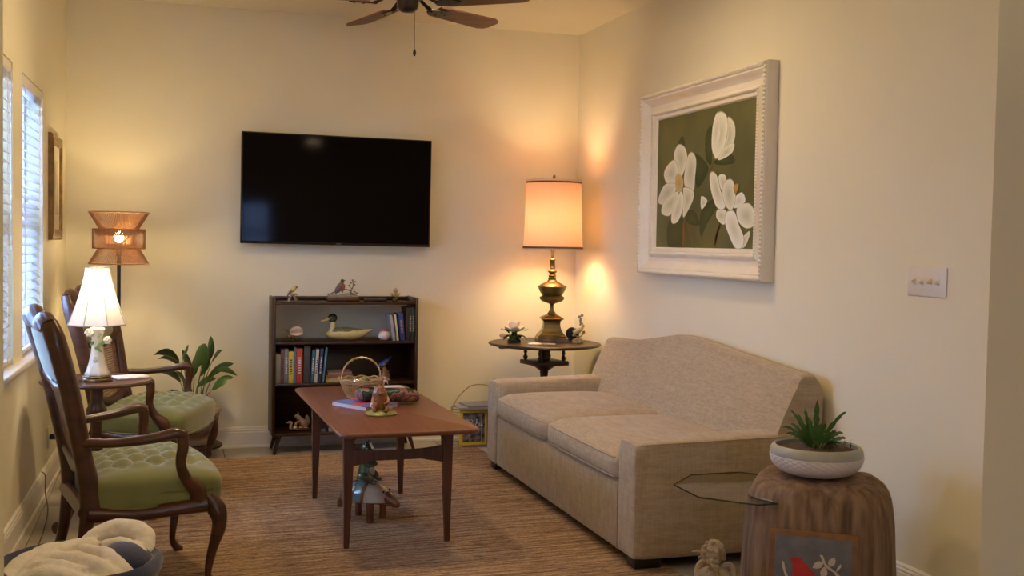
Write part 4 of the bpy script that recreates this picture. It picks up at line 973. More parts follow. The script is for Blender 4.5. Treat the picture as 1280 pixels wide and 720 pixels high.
# ---------------------------------------------------------------- basket with blanket
BKX, BKY = -0.262, -3.63
bk = thing('round_basket', 'round pale basket with navy cloth lining in the lower left, holding the cream blanket', 'basket', (BKX, BKY, 0.0122))
WICK = mat('pale_wicker', (0.42, 0.36, 0.30), (0.30, 0.24, 0.20), 60, (1, 1, 6), rough=0.8, bump=0.8, bscale=90)
NAVY = mat('navy_cloth', (0.030, 0.038, 0.085), (0.020, 0.026, 0.062), 20, rough=0.9, sheen=0.3, bump=0.4, bscale=60)
g = G(); g.lathe([(0, 0.001), (0.165, 0.001), (0.185, 0.01), (0.215, 0.15), (0.232, 0.30), (0.236, 0.315), (0.228, 0.318), (0.205, 0.16), (0.178, 0.02), (0, 0.015)], 48, fn=lambda th, z: 1 + 0.012 * sin(40 * th) * (1 if z > 0.02 else 0)); mk('body', g, WICK, bk)
g = G(); g.lathe([(0.231, 0.285), (0.243, 0.295), (0.247, 0.315), (0.243, 0.335), (0.230, 0.345), (0.214, 0.335), (0.205, 0.28), (0.20, 0.2)], 48, fn=lambda th, z: 1 + 0.012 * sin(7 * th + 20 * z) + 0.006 * sin(19 * th)); mk('lining', g, NAVY, bk)
g = G(); g.ell((0.145, 0.02, 0.325), (0.080, 0.11, 0.050), 16, 10, rot=(0, 0.3, 0.2)); mk('folded_cloth', g, NAVY, bk)
FLEECE = mat('cream_knit', (0.80, 0.74, 0.60), (0.72, 0.66, 0.52), 30, rough=0.95, sheen=0.5, bump=0.7, bscale=130)
g = G()
g.ell((-0.005, -0.02, 0.335), (0.185, 0.180, 0.050), 24, 14)
for pts, rr in (([(-0.20, -0.08, 0.340), (-0.15, 0.02, 0.372), (-0.09, 0.09, 0.385), (-0.02, 0.13, 0.375)], [0.03, 0.032, 0.030, 0.02]),
                ([(-0.15, -0.10, 0.360), (-0.10, 0.00, 0.392), (-0.04, 0.07, 0.402), (0.03, 0.10, 0.395)], [0.02, 0.026, 0.026, 0.02]),
                ([(-0.02, 0.12, 0.375), (0.04, 0.15, 0.412), (0.10, 0.15, 0.425), (0.155, 0.11, 0.410), (0.165, 0.05, 0.372)], [0.022, 0.032, 0.036, 0.034, 0.018]),
                ([(0.05, 0.09, 0.395), (0.10, 0.07, 0.405), (0.145, 0.02, 0.385), (0.155, -0.04, 0.35)], [0.018, 0.024, 0.026, 0.016]),
                ([(-0.10, 0.02, 0.392), (-0.02, -0.03, 0.400), (0.05, -0.08, 0.385), (0.11, -0.13, 0.34)], [0.016, 0.024, 0.026, 0.02]),
                ([(0.0, 0.06, 0.398), (0.05, 0.01, 0.402), (0.09, -0.05, 0.385), (0.13, -0.09, 0.35)], [0.014, 0.020, 0.023, 0.018]),
                ([(-0.18, -0.12, 0.335), (-0.09, -0.10, 0.378), (-0.01, -0.14, 0.368), (0.05, -0.18, 0.33)], [0.024, 0.030, 0.030, 0.024]),
                ([(-0.14, -0.05, 0.382), (-0.07, -0.07, 0.398), (0.01, -0.11, 0.384)], [0.016, 0.022, 0.018]),
                ([(-0.19, 0.03, 0.345), (-0.15, 0.09, 0.365), (-0.08, 0.14, 0.355)], [0.02, 0.026, 0.02])):
    g.tube(pts, rr, 12, 6)
o = mk('cream_blanket', g, FLEECE); o.location = (BKX + 0.010, BKY - 0.01, -0.040); o.scale = (1.13, 1.22, 1.02); tag(o, 'rumpled cream knit blanket heaped in the round basket at lower left', 'blanket')
m_ = o.modifiers.new('merge', 'REMESH'); m_.mode = 'VOXEL'; m_.voxel_size = 0.006; m_.use_smooth_shade = True
m_ = o.modifiers.new('soft', 'SMOOTH'); m_.iterations = 6; m_.factor = 0.6
tx = bpy.data.textures.new('knit_lumps', 'CLOUDS'); tx.noise_scale = 0.05
m_ = o.modifiers.new('lumps', 'DISPLACE'); m_.texture = tx; m_.strength = 0.012; m_.mid_level = 0.5

# ---------------------------------------------------------------- stump table
TRX, TRY = 2.272, -3.765
stp = thing('stump_table', 'weathered tree stump side table with an octagonal glass shelf set in its side', 'stump table', (TRX, TRY, 0))
STW = mat('weathered_stump', (0.26, 0.165, 0.090), (0.085, 0.045, 0.021), 3.2, (12, 12, 0.9), rough=0.75, bump=0.7, bscale=10, lo=0.34, hi=0.70, detail=10)
SAW = mat('stump_top', (0.27, 0.15, 0.085), (0.13, 0.07, 0.04), 7, rough=0.7, bump=0.6, bscale=30, lo=0.3, hi=0.7)
from mathutils import noise as mnoise
vs = []; fs = []; NS = 120
profz = [0.001, 0.05, 0.10, 0.15, 0.2, 0.25, 0.3, 0.35, 0.4, 0.44, 0.47, 0.49, 0.505, 0.513, 0.517]
profr = [1.06, 1.055, 1.045, 1.03, 1.02, 1.01, 1.0, 0.985, 0.96, 0.935, 0.90, 0.86, 0.79, 0.70, 0.50]
def stump_r(th, z):
    # rounded squarish trunk with a flatter face to the room
    a = th - radians(234); e = 3.2
    sq_ = (abs(cos(a)) ** e + abs(sin(a)) ** e) ** (-1 / e)
    r = 0.250 * (0.5 + 0.5 * sq_) * (1 + 0.09 * cos(2 * (th + 0.25)))
    r *= 1 + 0.035 * mnoise.noise(Vector((cos(th) * 2, sin(th) * 2, z * 2))) + 0.014 * mnoise.noise(Vector((cos(th) * 9, sin(th) * 9, z * 1.2))) + 0.012 * mnoise.noise(Vector((cos(th) * 26, sin(th) * 26, z * 2)))
    return r
for i, (z, k_) in enumerate(zip(profz, profr)):
    for k in range(NS):
        th = 2 * pi * k / NS; r = stump_r(th, z) * k_
        lump = 0.030 * max(0, z - 0.4) / 0.12 * (mnoise.noise(Vector((cos(th) * 1.5 + 4, sin(th) * 1.5, 1))) + 0.9 * cos(th - radians(165)) * (0.6 if k_ > 0.75 else 0.2)) * max(0, min(1, (k_ - 0.5) / 0.3))
        vs.append((r * cos(th), r * sin(th), z + lump))
for i in range(len(profz) - 1):
    for k in range(NS): fs.append((i * NS + k, i * NS + (k + 1) % NS, (i + 1) * NS + (k + 1) % NS, (i + 1) * NS + k))
fs.append(tuple(range(NS - 1, -1, -1))); b_ = len(vs); vs.append((0, 0, 0.520)); q_ = (len(profz) - 1) * NS
for k in range(NS): fs.append((q_ + k, q_ + (k + 1) % NS, b_))
g = G(); g.add(vs, fs); mk('trunk', g, STW, stp, ang=70)
g = G(); oct_ = [(2.068 - TRX + 0.276 * cos(radians(22.5 + 45 * k)), -3.602 - TRY + 0.276 * sin(radians(22.5 + 45 * k))) for k in range(8)]
g.prism(oct_, 0.448, 0.4535)
GSH = bpy.data.materials.new('shelf_glass'); GSH.use_nodes = True; nt = GSH.node_tree; nt.nodes.clear()
o_ = nt.nodes.new('ShaderNodeOutputMaterial'); mx = nt.nodes.new('ShaderNodeMixShader'); tr = nt.nodes.new('ShaderNodeBsdfTransparent'); gl = nt.nodes.new('ShaderNodeBsdfGlossy'); fz = nt.nodes.new('ShaderNodeFresnel'); fz.inputs[0].default_value = 1.5
tr.inputs[0].default_value = (0.88, 0.90, 0.87, 1); gl.inputs['Roughness'].default_value = 0.03; gl.inputs[0].default_value = (0.9, 0.9, 0.9, 1)
mx.inputs[0].default_value = 0.15; nt.links.new(tr.outputs[0], mx.inputs[1]); nt.links.new(gl.outputs[0], mx.inputs[2]); nt.links.new(mx.outputs[0], o_.inputs[0])
GED = mat('glass_edge', (0.012, 0.022, 0.018), rough=0.15)
g.mi = [0, 0] + [1] * 8
mk('glass_shelf', g, [GSH, GED], stp, False, label='clear octagonal glass shelf')
g = G()
A = Vector((2.095 - TRX, -3.565 - TRY, 0.451)); 
for k in range(20):
    th = radians(150 + 95 * k / 19); r = stump_r(th, 0.45) * 0.93
    r2 = stump_r(radians(150 + 95 * (k + 1) / 19), 0.45) * 0.93
g.tube([((stump_r(radians(t_), 0.45) * 0.925) * cos(radians(t_)), (stump_r(radians(t_), 0.45) * 0.925) * sin(radians(t_)), 0.452) for t_ in range(132, 204, 6)], 0.006, 6)  # black strip stands for the shade inside the uncut glass slot
mk('slot_shade', g, BLACK, stp)

# bird plaque leaning on the stump
pa = radians(226 + 90)   # plaque faces the flattened side
plq = thing('bird_plaque', 'square slate plaque with a red bird and white leafy twig, leaning on the stump', 'plaque', (2.098, -3.996, 0.080), radians(-36)); plq.scale = (0.94, 0.94, 0.94)
SLATE = mat('grey_slate', (0.13, 0.13, 0.135), (0.075, 0.075, 0.08), 14, rough=0.7, bump=0.4, bscale=60, lo=0.3, hi=0.7)
RUST = mat('rust_edge', (0.20, 0.09, 0.022), (0.12, 0.055, 0.02), 20, rough=0.7)
tilt = (radians(-6), 0, 0)
TM = Matrix.Rotation(radians(-6), 4, 'X')
g = G(); g.rbox((0, 0.0, 0.16), (0.315, 0.014, 0.315), 0.003, 2, T=TM); mk('tile_body', g, RUST, plq)
g = G(); g.rbox((0, -0.0075, 0.16), (0.272, 0.004, 0.272), 0.0018, 2, T=TM); mk('slate_face', g, SLATE, plq)
def TP(x, y): return ((x - 620) / 1090 * 0.315, 0.315 - (y - 40) / 1090 * 0.315 - 0.002)
RB = mat('red_bird_enamel', (0.40, 0.012, 0.008), (0.30, 0.010, 0.008), 20, rough=0.45)
g = G(); g.prism(catmull([(*TP(*p), 0) for p in ((340, 385), (395, 355), (465, 360), (530, 430), (640, 540), (760, 680), (860, 820), (760, 860), (600, 850), (470, 800), (390, 680), (375, 560), (375, 440))], 4) and
    [(q.x, q.y) for q in catmull([(*TP(*p), 0) for p in ((340, 385), (395, 355), (465, 360), (530, 430), (640, 540), (760, 680), (880, 860), (980, 1010), (900, 1000), (760, 880), (600, 860), (470, 800), (390, 680), (375, 560), (375, 440))], 4)], -0.0135, -0.0088, 'y', TM); mk('red_bird', g, RB, plq, False, label='red enamelled bird')
TWG = mat('bone_enamel', (0.48, 0.40, 0.34), (0.40, 0.33, 0.28), 20, rough=0.5)
g = G()
def flat(pts): g.prism([TP(*p) for p in pts], -0.013, -0.0088, 'y', TM)
flat([(700, 300), (735, 300), (775, 400), (840, 450), (930, 510), (965, 560), (965, 610), (920, 560), (870, 500), (780, 450), (745, 400)])
flat([(615, 465), (640, 410), (680, 380), (735, 385), (745, 410), (720, 455), (670, 475)]); flat([(765, 600), (720, 560), (710, 510), (735, 460), (765, 435), (795, 480), (800, 530)])
flat([(800, 390), (815, 350), (875, 312), (892, 350), (885, 400), (850, 428), (815, 420)]); flat([(900, 490), (915, 440), (955, 385), (962, 425), (930, 465)])
flat([(245, 420), (268, 440), (290, 540), (340, 640), (420, 760), (520, 900), (480, 900), (370, 760), (290, 620), (250, 500)]); flat([(470, 900), (540, 905), (700, 960), (900, 1060), (700, 1000)])
mk('twig', g, TWG, plq, False, label='bone white twig with leaves')

# fern bowl
fb = thing('fern_bowl', 'low white textured bowl planted with a small fern, on top of the stump', 'potted plant', (2.262, -3.748, 0.5195))
BOWLW = mat('white_bowl', (0.62, 0.58, 0.56), (0.55, 0.51, 0.49), 10, rough=0.5)
GRIM = mat('grey_glaze_rim', (0.34, 0.34, 0.28), (0.30, 0.30, 0.25), 20, rough=0.35)
def tex(th, z): return 1 + 0.022 * (abs(sin(15 * th + z * 190)) * abs(sin(15 * th - z * 190))) ** 0.5 * min(1, max(0, (z - 0.004) * 60))
prof = [(0, 0), (0.06, 0), (0.085, 0.006)] + [(0.085 + 0.080 * sin(pi / 2 * k / 36), 0.006 + 0.072 * (1 - cos(pi / 2 * k / 36))) for k in range(1, 37)]
g = G(); g.lathe(prof, 300, fn=tex); mk('bowl', g, BOWLW, fb)
g = G(); g.lathe([(0.1655, 0.077), (0.1665, 0.086), (0.163, 0.100), (0.155, 0.111), (0.149, 0.113), (0.145, 0.108), (0.150, 0.095), (0.150, 0.085)], 64); mk('rim', g, GRIM, fb)
g = G(); g.lathe([(0, 0.104), (0.05, 0.103), (0.11, 0.100), (0.1495, 0.092)], 40, fn=lambda th, z: 1); mk('soil', g, mat('bark_mulch', (0.11, 0.065, 0.045), (0.045, 0.028, 0.02), 70, rough=0.95, bump=1, bscale=110), fb)
FERN = mat('fern_green', (0.060, 0.150, 0.028), (0.030, 0.085, 0.018), 25, rough=0.4)
random.seed(3)
# camera-right direction on the bowl is about (0.83,-0.55)
def crd(dx, dz, dd=0.0): return (0.845 * dx + 0.53 * dd, -0.535 * dx + 0.845 * dd, dz)
px = 0.00268
def strap(p0, p1, w_, arch, curl=0.0):
    # long strap frond with wavy edges; arch lifts the middle, curl drops the tip
    g = G(); P0 = Vector(p0); P1 = Vector(p1); n = 18; sd = Vector((0.845, -0.535, 0.0)); d = (P1 - P0).normalized()
    sd = (sd - d * sd.dot(d)).normalized() if abs(sd.dot(d)) < 0.9 else Vector((0.2, 0.4, 0.9)); nn = sd.cross(d); vs = []; fs = []
    for i in range(n + 1):
        u = i / n; c = P0 + (P1 - P0) * u + Vector((0, 0, arch * 4 * u * (1 - u))) + Vector((0, 0, -curl * u ** 6))
        wv = w_ * (0.45 + 0.6 * sin(pi * min(1, u * 0.8 + 0.12)) ) * (1 if u < 0.9 else (1 - u) * 9 + 0.1) * (1 + 0.22 * sin(u * 30 + w_ * 900))
        vs += [c - sd * wv + nn * wv * 0.3, c + nn * (-wv * 0.1), c + sd * wv + nn * wv * 0.3]
    for i in range(n): q = 3 * i; fs += [(q, q + 1, q + 4, q + 3), (q + 1, q + 2, q + 5, q + 4)]
    return g.add(vs, fs)
fr_ = [((1018, 556), (1020, 498), 5.0, 0, 0), ((1012, 556), (1004, 511), 3.6, .004, .004), ((1008, 556), (995, 516), 3.0, .006, .008), ((1004, 558), (974, 536), 2.8, .016, .012), ((1008, 556), (985, 512), 2.6, .012, .01),
       ((1026, 556), (1058, 508), 3.2, .018, .006), ((1028, 556), (1044, 520), 3.0, .012, .008), ((1030, 558), (1056, 542), 3.6, .012, .006), ((1016, 560), (1010, 522), 4.6, .003, 0), ((1022, 560), (1032, 528), 4.2, .004, 0), ((1004, 560), (986, 534), 3.6, .01, .006),
       ((1010, 562), (1000, 530), 4.6, .006, 0), ((1020, 562), (1022, 536), 5.0, .002, 0), ((1030, 562), (1046, 538), 4.0, .008, .004), ((1012, 564), (994, 545), 4.4, .010, .004), ((1030, 564), (1052, 552), 4.2, .010, .004), ((1024, 564), (1038, 545), 4.6, .006, 0), ((1008, 564), (990, 554), 4.0, .010, .004),
       ((1018, 566), (1014, 546), 5.0, 0, 0), ((1026, 566), (1030, 548), 5.0, 0, 0), ((1034, 562), (1060, 548), 3.4, .008, .006), ((1014, 562), (1006, 540), 4.8, .004, 0), ((1022, 563), (1026, 532), 4.6, .004, 0), ((1002, 562), (980, 545), 3.2, .012, .008)]
for i, (b_, t_, w_, ar, cu) in enumerate(fr_):
    dd = random.uniform(-0.05, 0.04); b3 = crd((b_[0] - 1021) * 0.6 * px, 0.100, dd * 0.5); t3 = crd((t_[0] - 1021) * px, 0.098 + (566 - t_[1]) * px, dd * 1.2)
    mk('frond', strap(b3, t3, w_ * px * 0.72, ar, cu), FERN, fb)
g = G()
for k in range(140):
    a = random.uniform(0, 2 * pi); r = random.uniform(0, 0.13); c = crd(0.045 + r * cos(a) * 0.6, 0.102, r * sin(a) * 0.6)
    g.leaf(c, (c[0] + random.uniform(-0.03, 0.03), c[1] + random.uniform(-0.03, 0.03), c[2] + random.uniform(0.008, 0.035)), 0.006, 0.004, n=3)
o = mk('moss', g, mat('dry_moss', (0.10, 0.09, 0.04), (0.14, 0.09, 0.06), 60, rough=0.9), fb); o['kind'] = 'stuff'

# ---------------------------------------------------------------- cherub
chb = thing('cherub_statue', 'small weathered stone cherub statue resting chin on hand, between sofa and stump', 'statue', (1.845, -3.77, 0.0125), radians(-36))
STN = mat('weathered_stone', (0.40, 0.31, 0.19), (0.22, 0.165, 0.10), 22, rough=0.85, bump=0.6, bscale=120)
g = G()
# seated body: hips, torso, shoulders (front is -y)
g.tube([(0, 0.012, 0.035), (0, 0.014, 0.085), (0, 0.006, 0.135), (0, 0.0, 0.172), (0, -0.004, 0.195)], [0.044, 0.042, 0.040, 0.036, 0.020], 16, 5)
g.tube([(-0.040, 0.002, 0.175), (0, 0.004, 0.182), (0.040, 0.002, 0.175)], [0.020, 0.026, 0.020], 12, 4)
g.tube([(0, -0.003, 0.185), (-0.002, -0.010, 0.215)], [0.017, 0.018], 10)
g.ell((-0.003, -0.008, 0.252), (0.035, 0.038, 0.042), 20, 14)                     # skull
g.ell((-0.003, -0.026, 0.236), (0.026, 0.020, 0.026), 16, 10)                     # face
for s in (-1, 1):
    g.ell((-0.003 + s * 0.014, -0.036, 0.230), (0.012, 0.010, 0.011), 10, 8)       # cheeks
    g.ell((-0.003 + s * 0.0375, -0.006, 0.240), (0.006, 0.008, 0.011), 8, 6)       # ears
g.ell((-0.003, -0.038, 0.214), (0.010, 0.008, 0.008), 10, 6)                      # chin
g.ell((-0.003, -0.049, 0.238), (0.0055, 0.007, 0.007), 8, 6)                      # nose
g.ell((-0.003, -0.0405, 0.2545), (0.020, 0.005, 0.004), 10, 6)                      # brow
g.ell((-0.003, -0.045, 0.2255), (0.008, 0.004, 0.0025), 8, 6); g.ell((-0.003, -0.044, 0.2215), (0.007, 0.004, 0.0025), 8, 6)  # lips
# legs folded in front
for s in (-1, 1):
    g.tube([(s * 0.022, 0.0, 0.04), (s * 0.045, -0.045, 0.062), (s * 0.050, -0.072, 0.070), (s * 0.044, -0.072, 0.035), (s * 0.036, -0.070, 0.012)], [0.026, 0.023, 0.018, 0.015, 0.012], 12, 4)
    g.tube([(s * 0.036, -0.064, 0.010), (s * 0.038, -0.085, 0.009), (s * 0.038, -0.098, 0.007)], [0.011, 0.010, 0.007], 8, 2)
# left arm up to the chin, right arm across the knee
for s in (-1, 1): g.ell((s * 0.044, 0.001, 0.172), (0.0185, 0.0185, 0.0185), 14, 10)
g.tube([(0.044, 0.0, 0.172), (0.058, -0.020, 0.135), (0.050, -0.050, 0.100), (0.034, -0.056, 0.150), (0.016, -0.050, 0.200)], [0.016, 0.015, 0.012, 0.012, 0.009], 12, 5)
g.ell((0.014, -0.052, 0.208), (0.011, 0.008, 0.010), 10, 6)
for k in range(4): g.tube([(0.022 - k * 0.006, -0.055, 0.210), (0.022 - k * 0.007, -0.058, 0.220 + 0.002 * (1.5 - abs(k - 1.5))), (0.018 - k * 0.0065, -0.052, 0.227)], [0.0034, 0.0032, 0.0026], 6, 3)
g.tube([(0.006, -0.052, 0.205), (-0.002, -0.052, 0.212)], [0.0038, 0.003], 6)
g.tube([(-0.044, 0.0, 0.172), (-0.062, -0.018, 0.135), (-0.056, -0.050, 0.100), (-0.030, -0.070, 0.092), (-0.010, -0.076, 0.092)], [0.016, 0.015, 0.012, 0.010, 0.008], 12, 5)
for k in range(4): g.tube([(-0.012, -0.072 - 0.004 * k, 0.094), (0.002, -0.074 - 0.005 * k, 0.090), (0.006, -0.073 - 0.005 * k, 0.084)], [0.0034, 0.0032, 0.0026], 6, 2)
body = mk('body', g, STN, chb)
m_ = body.modifiers.new('merge', 'REMESH'); m_.mode = 'VOXEL'; m_.voxel_size = 0.0016; m_.use_smooth_shade = True
m_ = body.modifiers.new('soft', 'SMOOTH'); m_.iterations = 2; m_.factor = 0.5
g = G(); 
for s in (-1, 1): g.ell((-0.003 + s * 0.0125, -0.0425, 0.246), (0.0055, 0.0025, 0.003), 10, 6)
mk('eyes', g, mat('stone_shadow', (0.20, 0.15, 0.10), rough=0.9), body)
g = G(); random.seed(5)
for k in range(90):
    u = random.uniform(-0.15, 1); a = random.uniform(0, 2 * pi); c_ = sqrt(max(0, 1 - u * u)); p = Vector((0.037 * c_ * cos(a) - 0.003, 0.040 * c_ * sin(a) - 0.006, 0.254 + 0.043 * u))
    if p.y < -0.034 and p.z < 0.270: continue
    g.ell(p, (0.0088, 0.0088, 0.0078), 8, 6)
hr = mk('hair', g, STN, chb); m_ = hr.modifiers.new('merge', 'REMESH'); m_.mode = 'VOXEL'; m_.voxel_size = 0.0018; m_.use_smooth_shade = True
for s in (-1, 1):
    g = G()
    g.tube([(s * 0.014, 0.036, 0.150), (s * 0.030, 0.046, 0.188), (s * 0.046, 0.046, 0.200), (s * 0.060, 0.042, 0.180), (s * 0.062, 0.040, 0.135), (s * 0.052, 0.038, 0.095)], [0.012, 0.014, 0.015, 0.015, 0.013, 0.006], 10, 5, sy=0.7)
    for k in range(4): g.tube([(s * (0.024 + 0.008 * k), 0.045, 0.185), (s * (0.028 + 0.009 * k), 0.043, 0.140), (s * (0.026 + 0.009 * k), 0.040, 0.085 + 0.004 * k)], [0.008, 0.010, 0.004], 8, 4, sy=0.6)
    mk('wing', g, STN, chb)
g = G(); g.tube([(-0.036, -0.006, 0.248), (-0.062, -0.012, 0.256), (-0.078, -0.014, 0.252)], [0.007, 0.005, 0.002], 8, 3); g.tube([(-0.035, -0.004, 0.243), (-0.055, -0.006, 0.232)], [0.007, 0.003], 8); mk('ribbon', g, STN, chb)
g = G(); g.lathe([(0, 0), (0.085, 0), (0.088, 0.006), (0.080, 0.014), (0, 0.016)], 24, sx=0.9); mk('base', g, STN, chb)

# ---------------------------------------------------------------- turtle and frog under the table
tt = thing('turtle_ornament', 'glossy ceramic turtle ornament with striped blue-green shell on the rug under the coffee table', 'ornament', (0.905, -2.035, 0.0125), radians(-40)); tt.scale = (1.0, 1.12, 1.12)
GB = mat('turtle_brown', (0.17, 0.055, 0.028), (0.09, 0.030, 0.018), 8, rough=0.2, coat=0.5)
SHT = mat('shell_teal', (0.09, 0.17, 0.155), (0.06, 0.11, 0.12), 8, rough=0.2, coat=0.5)
FCE = mat('cream_face', (0.46, 0.38, 0.26), (0.36, 0.29, 0.20), 8, rough=0.2, coat=0.5)
g = G(); g.tube([(-0.150, 0, 0.060), (-0.11, 0, 0.085), (-0.04, 0, 0.095), (0.04, 0, 0.095), (0.10, 0, 0.085), (0.145, 0, 0.074), (0.175, 0, 0.066)], [0.012, 0.045, 0.062, 0.062, 0.040, 0.018, 0.004], 20, 5, sy=0.38, up=(0, 0, 1))
g.tube([(-0.10, 0, 0.085), (-0.135, 0, 0.06), (-0.14, 0, 0.04)], [0.03, 0.022, 0.012], 12, 4); tb = mk('body', g, GB, tt)
def dome(x0, x1, h, w_, m, name, par, zz=0.088):
    g = G(); vs = []; fs = []; NX_, NT = 14, 16
    for i in range(NX_ + 1):
        x = x0 + (x1 - x0) * i / NX_; u = x / 0.135; s = sqrt(max(0.0, 1 - u * u)) if abs(u) < 1 else 0.0
        for k in range(NT + 1): a = pi * k / NT; vs.append((x, -w_ * s * cos(a), zz + h * s * sin(a) ** 0.85))
    for i in range(NX_):
        for k in range(NT): a = i * (NT + 1) + k; fs.append((a, a + 1, a + NT + 2, a + NT + 1))
    g.add(vs, fs); return mk(name, g, m, par)
sh_ = dome(-0.134, 0.020, 0.082, 0.078, SHT, 'shell', tt)
dome(0.032, 0.134, 0.080, 0.076, FCE, 'face', tt)
for x0 in (-0.075, -0.030, 0.018): dome(x0, x0 + 0.007 if x0 < 0 else x0 + 0.016, 0.0845, 0.080, GB, 'stripe', sh_)
g = G(); g.tube([(0.085, 0, 0.112), (0.125, 0, 0.102), (0.165, 0, 0.080), (0.182, 0, 0.070)], [0.026, 0.034, 0.020, 0.004], 14, 4, sy=0.75); mk('beak', g, GB, tt)
for s in (-1, 1): g = G(); g.ell((0.112, s * 0.027, 0.132), (0.0055, 0.0055, 0.0055), 10, 8); mk('eye', g, BLACK, tt)
for x, y in ((-0.07, -0.045), (0.055, -0.048), (-0.07, 0.045), (0.065, 0.045)): g = G(); g.tube([(x, y, 0.085), (x, y, 0.04), (x, y, 0.001)], [0.020, 0.015, 0.016], 12); mk('leg', g, GB, tt)
fg = thing('frog_ornament', 'green ceramic frog ornament sitting upright on the turtle shell', 'ornament', (0.905, -2.040, 0.197), radians(-28)); fg.scale = (1.3, 1.3, 1.15)
FRG = mat('frog_green', (0.065, 0.105, 0.045), (0.035, 0.060, 0.030), 20, rough=0.2, coat=0.5)
g = G(); g.tube([(0, 0, 0.006), (-0.002, 0, 0.030), (0.0, 0, 0.075), (0.0, 0, 0.115), (0.005, 0, 0.140), (0.018, 0, 0.150)], [0.026, 0.032, 0.027, 0.020, 0.024, 0.015], 14, 5, sy=0.85)
for s in (-1, 1):
    g.tube([(-0.012, s * 0.022, 0.018), (0.0, s * 0.045, 0.03), (0.022, s * 0.040, 0.020), (0.030, s * 0.034, 0.004), (0.046, s * 0.038, 0.003)], [0.018, 0.017, 0.013, 0.007, 0.006], 10, 4)
    g.tube([(0.0, s * 0.022, 0.110), (0.010, s * 0.040, 0.080), (0.030, s * 0.018, 0.070), (0.036, s * 0.004, 0.074)], [0.010, 0.009, 0.007, 0.006], 8, 4)
    g.ell((0.004, s * 0.014, 0.160), (0.009, 0.008, 0.009), 10, 8)
fbdy = mk('body', g, FRG, fg)
g = G(); g.ell((0.016, 0, 0.045), (0.016, 0.020, 0.034), 14, 10); g.ell((0.012, 0, 0.100), (0.013, 0.014, 0.022), 12, 8); mk('belly', g, FCE, fbdy)

# ---------------------------------------------------------------- things on the coffee table
CZ = 0.0125 + 0.5443
wb = thing('wicker_basket', 'open gold wire basket with a tall hoop handle on the coffee table', 'basket', (0.915, -1.80, CZ))
g = G(); random.seed(11); N = 40
def ring(r, z, rr, wv=0.0, sx=1.15): g.tube([(r * sx * cos(2 * pi * k / 60), r * sin(2 * pi * k / 60), z + wv * sin(2 * pi * k / 60 * 10)) for k in range(60)], rr, 6, closed=True)
ring(0.045, 0.004, 0.0035); ring(0.060, 0.012, 0.003); ring(0.088, 0.085, 0.004); ring(0.100, 0.102, 0.004, 0.004); ring(0.098, 0.094, 0.003)
for k in range(N):
    for d_ in (-1, 1):
        P = []
        for q in range(6):
            u = q / 5; a = 2 * pi * k / N + d_ * u * 0.25; r = 0.052 + 0.040 * (u ** 0.7); P.append((r * 1.15 * cos(a), r * sin(a), 0.006 + 0.085 * u))
        g.tube(P, 0.0016, 5, caps=False)
for k in range(10): a = 2 * pi * k / 10; g.tube([(0, 0, 0.004), (0.052 * cos(a), 0.045 * sin(a), 0.004)], 0.0018, 5)
mk('bowl', g, GOLDW, wb)
g = G()
for ph in (0, pi):
    P = []
    for q in range(41): u = q / 40; a = pi * u; P.append((-0.098 * cos(a), 0.004 * cos(u * 40 + ph), 0.09 + 0.118 * sin(a) ** 0.8 + 0.003 * sin(u * 40 + ph)))
    g.tube(P, 0.0035, 6)
mk('handle', g, GOLDW, wb)
for (x, y, z, r, m, lab) in ((-0.022, -0.02, 0.088, 0.024, 'silver', 'silver glass ball lying left of centre inside the wire basket'), (0.03, -0.045, 0.078, 0.022, 'silver', 'silver glass ball lying near the front rim inside the wire basket'), (0.02, 0.02, 0.088, 0.024, 'green', 'olive green ball lying between the silver ones in the wire basket')):
    mm = mat('mercury_glass', (0.7, 0.7, 0.68), rough=0.12, metal=1.0) if m == 'silver' else OLV
    g = G(); g.ell((0, 0, 0), r, 20, 14); o = mk('glass_ball', g, mm); o.location = (0.915 + x, -1.80 + y, CZ + z); tag(o, lab, 'ornament', 'balls in the wire basket')
    if m == 'silver': g = G(); g.lathe([(0.006, r - 0.002), (0.006, r + 0.005), (0, r + 0.006)], 10); mk('cap', g, BRASS, o)
o = thing('ribbon_bow', 'red and white ribbon flower tied to the right rim of the wire basket', 'ribbon', (1.025, -1.83, CZ + 0.095)); g = G()
for k in range(7): a = 2 * pi * k / 7; g.leaf((0, 0, 0), (0.030 * cos(a), -0.012, 0.026 * sin(a)), 0.020, 0.006)
mk('petals', g, mat('peach_ribbon', (0.62, 0.30, 0.20), (0.70, 0.55, 0.45), 60, rough=0.5), o)
g = G()
for k in range(5): a = 2 * pi * k / 5 + 0.4; g.leaf((0.004, -0.008, 0.004), (0.004 + 0.018 * cos(a), -0.02, 0.004 + 0.016 * sin(a)), 0.014, 0.004)
mk('inner_petals', g, PWH, o)

